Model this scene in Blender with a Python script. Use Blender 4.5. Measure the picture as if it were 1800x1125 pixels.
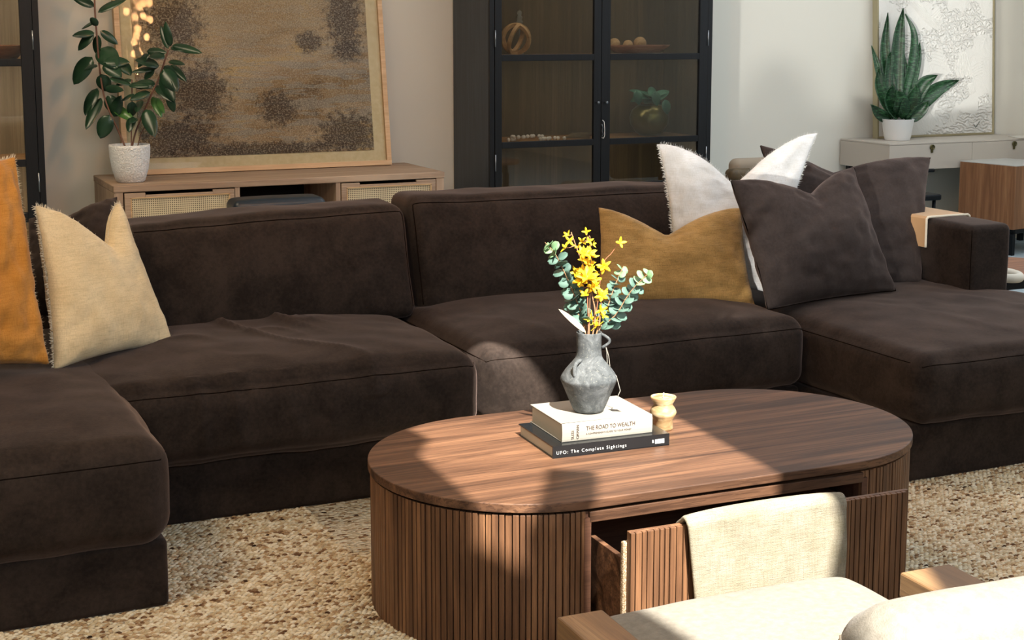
import bpy, bmesh, math, random
from mathutils import Vector, Matrix, noise, geometry
sc = bpy.context.scene
for o in list(bpy.data.objects): bpy.data.objects.remove(o)
COL = sc.collection
PI = math.pi
# ------------------------------------------------------------------ camera
F_PX, CX, CY, HC = 2555.0, 900.0, 405.0, 1.55
YAW, PIT = math.radians(24.9), math.atan(355 / 2555)
FW = Vector((math.sin(YAW) * math.cos(PIT), math.cos(YAW) * math.cos(PIT), -math.sin(PIT)))
RT = Vector((math.cos(YAW), -math.sin(YAW), 0))
UP = RT.cross(FW)
CAM = Vector((0, 0, HC))
cd = bpy.data.cameras.new('camera'); cam = bpy.data.objects.new('camera', cd); COL.objects.link(cam)
cam.matrix_world = Matrix.Translation(CAM) @ Matrix((RT, UP, -FW)).transposed().to_4x4()
cd.sensor_width = 36; cd.lens = F_PX / 1800 * 36; cd.shift_y = -157.5 / 1800; cd.clip_start = 0.05
sc.camera = cam
# ------------------------------------------------------------------ world, light, exposure
vs = sc.view_settings
sc.display_settings.display_device = 'sRGB'
vs.view_transform = 'Standard'; vs.look = 'None'; vs.gamma = 1; vs.exposure = 0.0; vs.use_curve_mapping = False
w = bpy.data.worlds.new('sky'); sc.world = w; w.use_nodes = True
w.node_tree.nodes['Background'].inputs[0].default_value = (0.55, 0.75, 1, 1)
w.node_tree.nodes['Background'].inputs[1].default_value = 1.0
sc.cycles.max_bounces = 8; sc.cycles.transparent_max_bounces = 12
sc.cycles.sample_clamp_indirect = 4; sc.cycles.caustics_reflective = False; sc.cycles.caustics_refractive = False

def aim(o, d):
    o.rotation_euler = Vector(d).to_track_quat('-Z', 'Y').to_euler()
def sun(name, az, el, strength, col, ang):
    l = bpy.data.lights.new(name, 'SUN'); l.energy = strength; l.color = col; l.angle = math.radians(ang)
    o = bpy.data.objects.new(name, l); COL.objects.link(o)
    a, e = math.radians(az), math.radians(el)
    aim(o, (math.cos(a) * math.cos(e), math.sin(a) * math.cos(e), -math.sin(e))); return o
def area(name, loc, d, sx, sy, power, col):
    l = bpy.data.lights.new(name, 'AREA'); l.shape = 'RECTANGLE'; l.size = sx; l.size_y = sy; l.energy = power; l.color = col
    o = bpy.data.objects.new(name, l); COL.objects.link(o); o.location = loc; aim(o, d); return o
SUN_EL = 50.0
sun('sun', 86, SUN_EL, 19.5, (1.0, 0.94, 0.84), 0.7)                 # through a ceiling hole cut to the sun patch
sun('sun_glint', 44, 0.3, 2.3, (1.0, 0.98, 0.93), 1.0)               # low light through the tall side window
area('rear_fill', (2.6, -1.35, 2.45), (0.12, 1, -0.10), 6.5, 0.8, 90, (0.84, 0.92, 1.0))  # soft fill added at the closed rear wall, standing in for daylight
area('ceiling_fill', (5.0, 3.9, 2.95), (0, 0, -1), 4.5, 3.5, 70, (0.86, 0.93, 1.0))  # fill added under the closed ceiling, standing in for bounced light
area('wall_wash', (5.6, 6.9, 2.93), (0, 0.25, -1), 4.6, 0.8, 52, (0.90, 0.95, 1.0))  # added fill that brightens the back wall and the sofa tops
area('pendant_lamps', (0.2, 6.9, 2.9), (0.1, 0.1, -1), 1.6, 0.8, 42, (1.0, 0.80, 0.55))
area('side_fill', (7.8, 5.0, 1.9), (-1, -0.05, -0.05), 3.0, 1.6, 26, (0.75, 0.88, 1.0))  # added cool fill; the side wall has no opening here
area('warm_ceiling_lamp', (-0.7, 2.9, 2.9), (0.25, 0.45, -1), 0.8, 0.8, 60, (1.0, 0.76, 0.50))

# ------------------------------------------------------------------ picture to world helpers (the measured room planes)
def ray(x, y): return FW + RT * ((x - CX) / F_PX) - UP * ((y - CY) / F_PX)
def Z(x, y, z): d = ray(x, y); return CAM + d * ((z - HC) / d.z)
def Y(x, y, Yp): d = ray(x, y); return CAM + d * (Yp / d.y)
def D(x, y, t): return CAM + ray(x, y) * t

# ------------------------------------------------------------------ materials
def lin(c):
    if isinstance(c, str): c = [int(c[i:i + 2], 16) / 255 for i in (0, 2, 4)]
    return tuple((v / 12.92 if v <= .04045 else ((v + .055) / 1.055) ** 2.4) for v in c) + (1,)
class Mat:
    def __init__(s, name, color, rough=.6, metal=0, spec=.5, **kw):
        s.m = bpy.data.materials.new(name); s.m.use_nodes = True
        s.nt = s.m.node_tree; s.n = s.nt.nodes; s.l = s.nt.links
        s.b = s.n['Principled BSDF']; s.out = s.n['Material Output']
        s.b.inputs['Base Color'].default_value = lin(color)
        s.b.inputs['Roughness'].default_value = rough; s.b.inputs['Metallic'].default_value = metal
        s.b.inputs['Specular IOR Level'].default_value = spec
        for k, v in kw.items(): s.b.inputs[k.replace('_', ' ')].default_value = v
        s.h = None
    def coord(s, scale=(1, 1, 1), rot=(0, 0, 0), kind='Object'):
        t = s.n.new('ShaderNodeTexCoord'); m = s.n.new('ShaderNodeMapping')
        m.inputs['Scale'].default_value = scale; m.inputs['Rotation'].default_value = rot
        s.l.new(t.outputs[kind], m.inputs[0]); return m.outputs[0]
    def noise(s, co, scale, detail=4, rough=.55, dist=0):
        t = s.n.new('ShaderNodeTexNoise'); t.inputs['Scale'].default_value = scale; t.inputs['Detail'].default_value = detail
        t.inputs['Roughness'].default_value = rough; t.inputs['Distortion'].default_value = dist
        s.l.new(co, t.inputs['Vector']); return t.outputs['Fac']
    def voro(s, co, scale, feat='F1', out='Distance', rand=1):
        t = s.n.new('ShaderNodeTexVoronoi'); t.feature = feat; t.inputs['Scale'].default_value = scale
        t.inputs['Randomness'].default_value = rand
        s.l.new(co, t.inputs['Vector']); return t.outputs[out]
    def wave(s, co, scale, dist=0, dscale=1, direction='X', prof='SIN'):
        t = s.n.new('ShaderNodeTexWave'); t.bands_direction = direction; t.wave_profile = prof
        t.inputs['Scale'].default_value = scale; t.inputs['Distortion'].default_value = dist; t.inputs['Detail Scale'].default_value = dscale
        s.l.new(co, t.inputs['Vector']); return t.outputs['Fac']
    def ramp(s, fac, stops, interp='LINEAR'):
        r = s.n.new('ShaderNodeValToRGB'); e = r.color_ramp; e.interpolation = interp
        while len(e.elements) < len(stops): e.elements.new(0.5)
        for el, (p, c) in zip(e.elements, stops): el.position = p; el.color = lin(c)
        s.l.new(fac, r.inputs[0]); return r.outputs[0]
    def mix(s, a, b, fac, mode='MIX'):
        m = s.n.new('ShaderNodeMix'); m.data_type = 'RGBA'; m.blend_type = mode
        for i, v in ((0, fac), (6, a), (7, b)):
            if hasattr(v, 'is_linked'): s.l.new(v, m.inputs[i])
            elif i == 0: m.inputs[i].default_value = v
            else: m.inputs[i].default_value = lin(v)
        return m.outputs[2]
    def math(s, op, a, b=0.0):
        m = s.n.new('ShaderNodeMath'); m.operation = op
        for i, v in ((0, a), (1, b)):
            if hasattr(v, 'is_linked'): s.l.new(v, m.inputs[i])
            else: m.inputs[i].default_value = v
        return m.outputs[0]
    def col(s, c): s.l.new(c, s.b.inputs['Base Color']); return s
    def rough(s, c): s.l.new(c, s.b.inputs['Roughness']); return s
    def bump(s, h, strength=.3, dist=.01):
        b = s.n.new('ShaderNodeBump'); b.inputs['Strength'].default_value = strength; b.inputs['Distance'].default_value = dist
        s.l.new(h, b.inputs['Height'])
        if s.h: s.l.new(s.h, b.inputs['Normal'])
        s.h = b.outputs[0]; s.l.new(s.h, s.b.inputs['Normal']); return s

def fabric(name, c1, c2, weave=900, sheen=.3, mottle=6, bump=.25, stretch=(1, 1, 1), rough=.9, slub=None):
    M = Mat(name, c1, rough, spec=.15, Sheen_Weight=sheen, Sheen_Roughness=.45)
    co = M.coord()
    n1 = M.noise(co, mottle, 5, .6)
    c = M.ramp(n1, [(.35, c1), (.65, c2)])
    if slub:
        for k, st in enumerate(((24, 24, 380), (380, 380, 24))):
            s_ = M.noise(M.coord(st), 1, 3, .65)
            f_ = M.n.new('ShaderNodeMapRange'); f_.inputs[1].default_value = .46; f_.inputs[2].default_value = .72; f_.inputs[4].default_value = .5
            M.l.new(s_, f_.inputs[0]); c = M.mix(c, slub, f_.outputs[0])
            M.bump(s_, bump, .0015)
    M.col(c)
    M.bump(M.noise(M.coord(stretch), weave, 2, .5), bump, .002)
    M.bump(M.noise(co, 40, 3, .6), .25, .004)
    return M
def wood(name, cols, axis='X', scale=1.0, rough=.5, bump=.15, ring=1.0, spec=.4):
    """long-grained wood; axis = grain direction"""
    M = Mat(name, cols[0], rough, spec=spec)
    s = {'X': (.9, 14, 14), 'Y': (14, .9, 14), 'Z': (14, 14, .9)}[axis]
    s2 = {'X': (2, 160, 160), 'Y': (160, 2, 160), 'Z': (160, 160, 2)}[axis]
    s = tuple(v * scale for v in s); s2 = tuple(v * scale for v in s2)
    g = M.noise(M.coord(s), 1.0, 6, .6, 1.2 * ring)
    f = M.noise(M.coord(s2), 1.0, 3, .6, .2)
    c = M.ramp(g, [(.3, cols[0]), (.5, cols[1]), (.68, cols[2])])
    c = M.mix(c, cols[0], M.math('MULTIPLY', M.math('GREATER_THAN', f, .55), .5))
    M.col(c); M.bump(f, bump, .002)
    return M

M = {}
M['wall'] = Mat('wall_paint', 'd6d3c8', .85, spec=.2); M['wall'].bump(M['wall'].noise(M['wall'].coord(), 60, 4), .05, .003)
M['ceil'] = Mat('ceiling_paint', 'e0ddd6', .9)
M['floor'] = fabric('pale_carpet', '8f9fa8', 'a8b6bc', 300, 0, 20, .5)
# chunky looped rug
R_ = Mat('looped_wool', 'c9b79a', .95, spec=.1)
wv = R_.noise(R_.coord(), 30, 2); 
mp = R_.coord((66, 112, 60), (0, 0, .06))
addn = R_.n.new('ShaderNodeVectorMath'); addn.operation = 'ADD'; R_.l.new(mp, addn.inputs[0])
nz = R_.n.new('ShaderNodeTexNoise'); nz.inputs['Scale'].default_value = 26; R_.l.new(R_.coord(), nz.inputs['Vector'])
R_.l.new(nz.outputs['Color'], addn.inputs[1])
cellc = R_.voro(addn.outputs[0], 1.0, 'F1', 'Color', .75); celld = R_.voro(addn.outputs[0], 1.0, 'F1', 'Distance', .75)
sep = R_.n.new('ShaderNodeSeparateColor'); R_.l.new(cellc, sep.inputs[0])
streak = R_.noise(R_.coord((5, 42, 1)), 1.0, 3, .6)
tone = R_.math('ADD', R_.math('MULTIPLY', sep.outputs[0], .62), R_.math('MULTIPLY', streak, .55))
cc = R_.ramp(tone, [(.2, '2e241c'), (.28, '7d5c42'), (.37, 'b89d7a'), (.5, 'd2c2a4'), (.8, 'e8dec8')])
R_.col(cc)
hgt = R_.math('SQRT', R_.math('MAXIMUM', R_.math('SUBTRACT', 1.0, R_.math('MULTIPLY', R_.math('MULTIPLY', celld, celld), 1.6)), .0))
R_.bump(hgt, 1.0, .012); R_.bump(R_.noise(R_.coord(), 500, 2), .3, .002)
M['rug'] = R_

def velvet(name, c1, c2):
    V = Mat(name, c1, .85, spec=.12, Sheen_Weight=.35, Sheen_Roughness=.4)
    V.b.inputs['Sheen Tint'].default_value = lin('c2a9a0')
    co = V.coord()
    a = V.noise(co, 7, 6, .65, .4); b = V.noise(co, 90, 3, .6)
    f = V.math('ADD', V.math('MULTIPLY', a, .7), V.math('MULTIPLY', b, .3))
    V.col(V.ramp(f, [(.38, c1), (.62, c2)]))
    V.bump(V.noise(co, 260, 3, .6), .22, .002)
    return V
M['velvet'] = velvet('brown_velvet', '211b18', '382f2a')
M['velvet_pil'] = velvet('brown_velvet_pillow', '302927', '3e3633')
M['seam'] = Mat('dark_seam', '1a1411', 1.0, spec=0)
M['linen_cream'] = fabric('cream_linen', 'e6cda2', 'f2dcb4', 700, .25, 9, .3, (1, 1, 1), .9, 'c3ac82')
M['linen_white'] = fabric('white_linen', 'eceae6', 'fafafa', 600, .2, 12, .35, (1, 1, 1), .9, 'd6d3cc')
M['linen_gold'] = fabric('golden_chenille', 'a68049', 'c49a5c', 500, .35, 7, .5, (1, 1, 1), .85, '6a5530')
M['linen_orange'] = fabric('amber_linen', 'b87a30', 'd4954a', 600, .25, 5, .4, (1, 1, 1), .9, 'a3661f')
M['fringe_cream'] = Mat('cream_fringe', 'e8dcc4', .9)
M['fringe_white'] = Mat('white_fringe', 'f4f2ec', .9)
M['throw'] = fabric('ivory_throw', '87816f', '999283', 420, .1, 14, .8, (1, 1, 1), .9, '6e6552')
M['chair_cloth'] = fabric('oatmeal_chair_cloth', '7d786e', '8b867c', 380, .1, 60, .5)
M['tan'] = Mat('tan_suede', 'c0986c', .85, spec=.15, Sheen_Weight=.3)
M['shear'] = Mat('shearling_edge', 'e8ddc8', .95)
M['walnut_top'] = wood('walnut_top', ['2f1e15', '5c4130', '7e5c44'], 'X', 1.0, .5, .10, 1.3, .35)
M['walnut_slat'] = wood('walnut_slat', ['4c3424', '6b4b34', '8a6446'], 'Z', 1.6, .5, .3, .8)
M['walnut_in'] = wood('walnut_inside', ['4c3226', '5e4031', '6a4a39'], 'X', 1.2, .6)
M['particle'] = Mat('raw_particleboard', 'cbb79c', .95); M['particle'].col(M['particle'].ramp(M['particle'].voro(M['particle'].coord(), 300, 'F1', 'Distance'), [(.2, 'e2d2b8'), (.6, '93795a')]))
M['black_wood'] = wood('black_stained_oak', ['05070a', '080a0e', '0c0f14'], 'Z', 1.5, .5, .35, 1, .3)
M['black_side_sheen'] = wood('black_stained_sheen', ['232a32', '2b333c', '343d47'], 'Z', 1.5, .4, .2, 1, .4)  # bluish lighter black oak; the window reflection on the side is in the colour
M['oak_in'] = wood('grey_oak_lining', ['6d5f4c', '857660', '9b8a70'], 'Z', .6, .6)
M['oak_dark'] = wood('dark_oak_lining', ['3f3529', '51452f', '62543f'], 'Z', .6, .6)  # the oak lining again in darker tones
M['oak_shelf'] = wood('oak_shelf', ['7c5c3a', '96714a', 'a98257'], 'X', .7, .55)
M['console'] = wood('washed_mango_wood', ['8c7460', 'a48c76', 'b9a38c'], 'X', .8, .6)
M['console_v'] = wood('washed_mango_wood_upright', ['927a66', 'a8907a', 'b9a38c'], 'Z', .8, .6)
M['frame_wood'] = wood('light_oak_frame', ['c09c76', 'd0ae88', 'dcbd98'], 'X', 1, .55)
M['arm_wood'] = wood('weathered_oak_arm', ['6a4f36', '836444', '987a57'], 'Y', 1.2, .5)
M['cube_wood'] = wood('walnut_veneer', ['6e4a30', '855c3e', '9c714e'], 'Z', 1.6, .5)
M['marble'] = Mat('pale_stone', 'b9bab6', .3)
M['black_metal'] = Mat('black_metal', '0d1218', .45, .6)
M['hinge'] = Mat('steel_hinge', '8d9297', .35, .9)
M['brass'] = Mat('aged_brass', '5f5a3c', .4, .85)
M['gold'] = Mat('brushed_gold', 'b8975a', .32, .9)
M['white_cer'] = Mat('white_ceramic', 'eceff0', .55)
M['white_cer'].bump(M['white_cer'].noise(M['white_cer'].coord(), 60, 3, .6, 1.5), 1.0, .014)
M['white_pot'] = Mat('smooth_white_pot', 'eef0f1', .5)
M['soil'] = Mat('soil', '2a2019', .95)
M['stem'] = Mat('woody_stem', '6b4a3c', .7)
def leafmat(name, c1, c2, r=.35, band=None):
    L = Mat(name, c1, r, spec=.5); co = L.coord()
    c = L.ramp(L.noise(co, 6, 3), [(.35, c1), (.65, c2)])
    if band:
        wv = L.noise(L.coord((30, 30, 130)), 1, 3, .6, .6)
        c = L.mix(c, band, L.math('MULTIPLY', L.math('GREATER_THAN', wv, .55), .6))
    L.col(c); return L
M['rubber'] = leafmat('rubber_leaf', '152b20', '2c4a34', .28)
M['rubber_lt'] = leafmat('young_rubber_leaf', '4c7a3c', '3b6034', .3)
M['snake'] = leafmat('snake_leaf', '0c2814', '153a1e', .4, '3f6a45')
M['euc'] = leafmat('eucalyptus_leaf', '3a564e', '587669', .7)
M['euc_lt'] = leafmat('young_eucalyptus_leaf', '5f8560', '76986e', .7)
M['yellow'] = Mat('yellow_petal', 'f2c50c', .6); M['yellow'].col(M['yellow'].ramp(M['yellow'].noise(M['yellow'].coord(), 60), [(.4, 'e9b905'), (.6, 'fadb2e')]))
M['twig'] = Mat('brown_twig', '8d6a4c', .8)
M['twig_red'] = Mat('reddish_twig', 'a8684c', .8)
M['dry_leaf'] = Mat('dried_cream_leaf', '9a917f', .7)
# stone vase
S_ = Mat('grey_stoneware', '84888a', .7, spec=.3); co = S_.coord()
S_.col(S_.mix(S_.ramp(S_.noise(co, 22, 8, .75, .6), [(.3, '2d3134'), (.5, '505456'), (.7, '73777a')]), '8a8a82', S_.math('MULTIPLY', S_.math('GREATER_THAN', S_.noise(co, 160, 4, .7), .62), .5)))
S_.bump(S_.noise(co, 60, 6, .7), .35, .004); M['stone'] = S_
O_ = Mat('banded_onyx', 'd8b884', .35, spec=.5, Subsurface_Weight=.15); co = O_.coord((1, 1, 3))
O_.col(O_.ramp(O_.noise(co, 14, 5, .6, 1), [(.35, '8f7350'), (.5, 'a8906a'), (.68, 'c4b898')])); M['onyx'] = O_
M['wax'] = Mat('candle_wax', 'a8946c', .5, Subsurface_Weight=.2)
M['wick'] = Mat('white_wick', 'f0ece0', .9)
M['book_white'] = Mat('white_book_cover', '949087', .45)
M['pages'] = Mat('paper_pages', 'b5b0a4', .9); M['pages'].bump(M['pages'].noise(M['pages'].coord((1, 1, 900)), 1, 1), .3, .001)
M['book_black'] = Mat('black_book_cover', '14171a', .22, spec=.6)
M['ink_tan'] = Mat('tan_ink', '3c281d', .7)
M['ink_grey'] = Mat('grey_ink', 'c9c5bb', .7)
M['ink_white'] = Mat('white_ink', 'e8e8e4', .6)
M['ink_dark'] = Mat('dark_ink', '3c4340', .7)
M['leather'] = Mat('blue_black_leather', '1c2833', .38, spec=.5); M['leather'].bump(M['leather'].noise(M['leather'].coord(), 250, 3), .15, .002)
M['desk'] = Mat('greige_lacquer', 'b6aea3', .45)
M['dark_gap'] = Mat('dark_recess', '15110e', .9)
M['champagne'] = Mat('champagne_frame', 'a39a7c', .4, .5)
M['bead'] = Mat('white_wood_bead', 'f4f2ec', .7)
M['jute'] = Mat('jute_tassel', '9a8768', .95)
M['palewood'] = wood('pale_wood', ['b08e62', 'c7a67a', 'd8bb92'], 'X', 3, .6)
M['bowlwood'] = wood('brown_bowl_wood', ['6b4228', '85563a', '9c6c4a'], 'X', 2, .6)
M['bowl_rose'] = wood('rosy_bowl_wood', ['8a5a42', 'a87358', 'bd8a6c'], 'X', 2, .6)
M['greenleaf'] = leafmat('teal_leaf', '2f5c4e', '4a7d6a', .5)
M['bronze'] = Mat('bronze_glaze', '6e6a3c', .3, .6)
M['clear'] = Mat('clear_crystal', 'dfe8ea', .05, Transmission_Weight=.9, IOR=1.45)
M['bonewood'] = Mat('bleached_wood', 'dcd5c6', .7)
M['chairtan'] = Mat('tan_chair_cloth', '8f8474', .9)
# window glass: clear pane with a soft mirror
G = Mat('cabinet_glass', 'ffffff', .02); nt = G.nt
tr = G.n.new('ShaderNodeBsdfTransparent'); tr.inputs[0].default_value = (.86, .86, .83, 1)
gl = G.n.new('ShaderNodeBsdfGlossy'); gl.inputs['Roughness'].default_value = .02
fr = G.n.new('ShaderNodeFresnel'); fr.inputs[0].default_value = 1.6
mx = G.n.new('ShaderNodeMixShader'); G.l.new(fr.outputs[0], mx.inputs[0]); G.l.new(tr.outputs[0], mx.inputs[1]); G.l.new(gl.outputs[0], mx.inputs[2])
G.l.new(mx.outputs[0], G.out.inputs[0]); M['glass'] = G
GC = Mat('picture_glass', 'ffffff', .02)
tr = GC.n.new('ShaderNodeBsdfTransparent'); tr.inputs[0].default_value = (.98, .98, .98, 1); gl = GC.n.new('ShaderNodeBsdfGlossy'); gl.inputs['Roughness'].default_value = .01
fr = GC.n.new('ShaderNodeFresnel'); fr.inputs[0].default_value = 1.16; mx = GC.n.new('ShaderNodeMixShader')
GC.l.new(fr.outputs[0], mx.inputs[0]); GC.l.new(tr.outputs[0], mx.inputs[1]); GC.l.new(gl.outputs[0], mx.inputs[2]); GC.l.new(mx.outputs[0], GC.out.inputs[0]); M['glass_clear'] = GC
M['glow'] = Mat('lit_shell', 'ffb070', .5, Emission_Strength=150); M['glow'].b.inputs['Emission Color'].default_value = lin('ffb878')
# landscape print
P_ = Mat('woven_landscape_print', '8a7458', .8, spec=.25); co = P_.coord()
sp = P_.n.new('ShaderNodeSeparateXYZ'); P_.l.new(co, sp.inputs[0])
hills = P_.noise(P_.coord((1.0, 1, 2.2), (0, .45, 0)), 2.2, 8, .6, .5)
base = P_.ramp(hills, [(.3, '5d4a38'), (.42, '8d7350'), (.55, 'a89478'), (.66, 'b79a62'), (.8, 'c7b287')])
strk = P_.noise(P_.coord((3, 1, 26), (0, .5, 0)), 1, 5, .65, .4)
base = P_.mix(base, '8f9088', P_.math('MULTIPLY', P_.math('GREATER_THAN', strk, .51), .55))
zz = P_.math('MULTIPLY', sp.outputs[2], 1.0)
skyf = P_.n.new('ShaderNodeMapRange'); skyf.inputs[1].default_value = .55; skyf.inputs[2].default_value = .85; P_.l.new(zz, skyf.inputs[0])
base = P_.mix(base, 'a8926c', P_.math('MULTIPLY', skyf.outputs[0], .6))
def blob(cx, cz, rx, rz, k):   # a tree crown on the print
    v = P_.n.new('ShaderNodeVectorMath'); v.operation = 'SUBTRACT'; P_.l.new(co, v.inputs[0]); v.inputs[1].default_value = (cx, 0, cz)
    v2 = P_.n.new('ShaderNodeVectorMath'); v2.operation = 'MULTIPLY'; P_.l.new(v.outputs[0], v2.inputs[0]); v2.inputs[1].default_value = (1 / rx, 0, 1 / rz)
    ln = P_.n.new('ShaderNodeVectorMath'); ln.operation = 'LENGTH'; P_.l.new(v2.outputs[0], ln.inputs[0])
    nn = P_.noise(P_.coord(), 22 * k, 6, .75)
    f = P_.math('ADD', ln.outputs['Value'], P_.math('MULTIPLY', P_.math('SUBTRACT', nn, .5), 3.0))
    mr = P_.n.new('ShaderNodeMapRange'); mr.inputs[1].default_value = 1.15; mr.inputs[2].default_value = .6; P_.l.new(f, mr.inputs[0])
    return mr.outputs[0]
for b_ in ((-.47, .86, .17, .20, 1.4), (.56, .90, .12, .22, 1.4), (.33, .75, .09, .065, 1.8), (.57, .70, .10, .07, 1.8), (-.36, .47, .20, .17, 1.2), (.55, .20, .22, .14, 1.2),
           (.12, .36, .13, .11, 1.4), (-.5, .2, .25, .12, 1.2), (.0, .12, .6, .05, 1.4)):
    base = P_.mix(base, '392d27', P_.math('MULTIPLY', blob(*b_), .85))
weave = P_.noise(P_.coord((90, 1, 110)), 1, 3, .8); weave2 = P_.noise(P_.coord((200, 1, 170)), 1, 2, .6)
base = P_.mix(base, 'c7bda4', P_.math('MULTIPLY', P_.math('GREATER_THAN', weave, .54), .42))
base = P_.mix(base, '33281f', P_.math('MULTIPLY', P_.math('GREATER_THAN', weave2, .54), .45))
P_.col(base); M['print'] = P_
M['linen_mat'] = fabric('linen_mount', 'c9bb93', 'd4c8a4', 900, 0, 30, .2)
# white relief painting
W_ = Mat('white_impasto', 'dcdad4', .6, spec=.4)
s1 = W_.wave(W_.coord((1, 1, 1), (0, .5, 0)), 14, 9, 1.4, 'DIAGONAL'); s2 = W_.noise(W_.coord(), 9, 6, .7, 1.6)
ms = W_.math('GREATER_THAN', W_.noise(W_.coord(), 3.2, 2), .5)
W_.bump(W_.math('MULTIPLY', s1, ms), .55, .02); W_.bump(s2, .5, .02); M['impasto'] = W_
# cane webbing
C_ = Mat('cane_webbing', 'd8c493', .7)
wx = C_.math('GREATER_THAN', C_.wave(C_.coord(), 28, 0, 1, 'X'), .55); wz = C_.math('GREATER_THAN', C_.wave(C_.coord(), 28, 0, 1, 'Z'), .55)
C_.col(C_.mix('5c5040', 'cfc2a0', C_.math('MAXIMUM', wx, wz))); M['cane'] = C_

# ------------------------------------------------------------------ mesh building
def origin_of(parent):
    v = Vector((0, 0, 0))
    while parent: v += parent.location; parent = parent.parent
    return v
class MB:
    def __init__(s): s.v = []; s.f = []
    def add(s, vs, fs):
        k = len(s.v); s.v += [Vector(v) for v in vs]; s.f += [tuple(i + k for i in f) for f in fs]; return s
    def box(s, x0, x1, y0, y1, z0, z1, T=None):
        vs = [Vector((x, y, z)) for z in (z0, z1) for y in (y0, y1) for x in (x0, x1)]
        if T: vs = [T @ v for v in vs]
        return s.add(vs, [(0, 2, 3, 1), (4, 5, 7, 6), (0, 1, 5, 4), (2, 6, 7, 3), (0, 4, 6, 2), (1, 3, 7, 5)])
    def tube(s, pts, r, n=8, cap=True):
        pts = [Vector(p) for p in pts]; m = len(pts)
        rs = r if isinstance(r, (list, tuple)) else [r] * m
        vs = []; prev = None
        for i, p in enumerate(pts):
            d = (pts[min(i + 1, m - 1)] - pts[max(i - 1, 0)]).normalized()
            a = prev - d * prev.dot(d) if prev is not None else d.orthogonal()
            if a.length < 1e-6: a = d.orthogonal()
            a.normalize(); prev = a; b = d.cross(a)
            vs += [p + (a * math.cos(2 * PI * k / n) + b * math.sin(2 * PI * k / n)) * rs[i] for k in range(n)]
        fs = [(i * n + k, i * n + (k + 1) % n, (i + 1) * n + (k + 1) % n, (i + 1) * n + k) for i in range(m - 1) for k in range(n)]
        if cap: fs += [tuple(range(n))[::-1], tuple(range((m - 1) * n, m * n))]
        return s.add(vs, fs)
    def lathe(s, c, prof, n=32, ax=None):
        c = Vector(c); vs = []; m = len(prof)
        for r, z in prof:
            vs += [c + Vector((r * math.cos(2 * PI * k / n), r * math.sin(2 * PI * k / n), z)) for k in range(n)]
        fs = [(i * n + k, i * n + (k + 1) % n, (i + 1) * n + (k + 1) % n, (i + 1) * n + k) for i in range(m - 1) for k in range(n)]
        if prof[0][0] > 1e-5: fs.append(tuple(range(n))[::-1])
        if prof[-1][0] > 1e-5: fs.append(tuple(range((m - 1) * n, m * n)))
        return s.add(vs, fs)
    def grid(s, fn, nu, nv):
        vs = [fn(i / nu, j / nv) for j in range(nv + 1) for i in range(nu + 1)]
        fs = [(j * (nu + 1) + i, j * (nu + 1) + i + 1, (j + 1) * (nu + 1) + i + 1, (j + 1) * (nu + 1) + i) for j in range(nv) for i in range(nu)]
        return s.add(vs, fs)
    def build(s, name, mat, parent=None, smooth=False, bevel=0, seg=2, weld=0, solid=0, subsurf=0, loc=None, keepnormals=False):
        me = bpy.data.meshes.new(name)
        o = bpy.data.objects.new(name, me); COL.objects.link(o)
        if parent: o.parent = parent; off = origin_of(parent)
        else: off = Vector(loc) if loc is not None else Vector((0, 0, 0)); o.location = off
        me.from_pydata([v - off for v in s.v], [], s.f)
        bm = bmesh.new(); bm.from_mesh(me)
        if weld: bmesh.ops.remove_doubles(bm, verts=bm.verts, dist=weld)
        if not keepnormals: bmesh.ops.recalc_face_normals(bm, faces=bm.faces)
        bm.to_mesh(me); bm.free()
        if smooth:
            for p in me.polygons: p.use_smooth = True
        me.materials.append(mat.m if isinstance(mat, Mat) else mat)
        if solid: md = o.modifiers.new('s', 'SOLIDIFY'); md.thickness = solid; md.offset = 0
        if bevel:
            md = o.modifiers.new('b', 'BEVEL'); md.width = bevel; md.segments = seg; md.limit_method = 'ANGLE'; md.angle_limit = math.radians(40)
            md.harden_normals = False
        if subsurf: md = o.modifiers.new('u', 'SUBSURF'); md.levels = subsurf; md.render_levels = subsurf
        return o
def tag(o, label=None, cat=None, group=None, kind=None):
    if label: o['label'] = label
    if cat: o['category'] = cat
    if group: o['group'] = group
    if kind: o['kind'] = kind
    return o
def thing(name, loc, label, cat, group=None):
    o = bpy.data.objects.new(name, None); COL.objects.link(o); o.location = loc; o.empty_display_size = .1
    return tag(o, label, cat, group)
def nvec(p, sc_, amp, seed=0):
    q = Vector(p) * sc_ + Vector((seed * 7.3, seed * 3.1, seed * 5.7))
    return noise.noise(q) * amp

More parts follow.
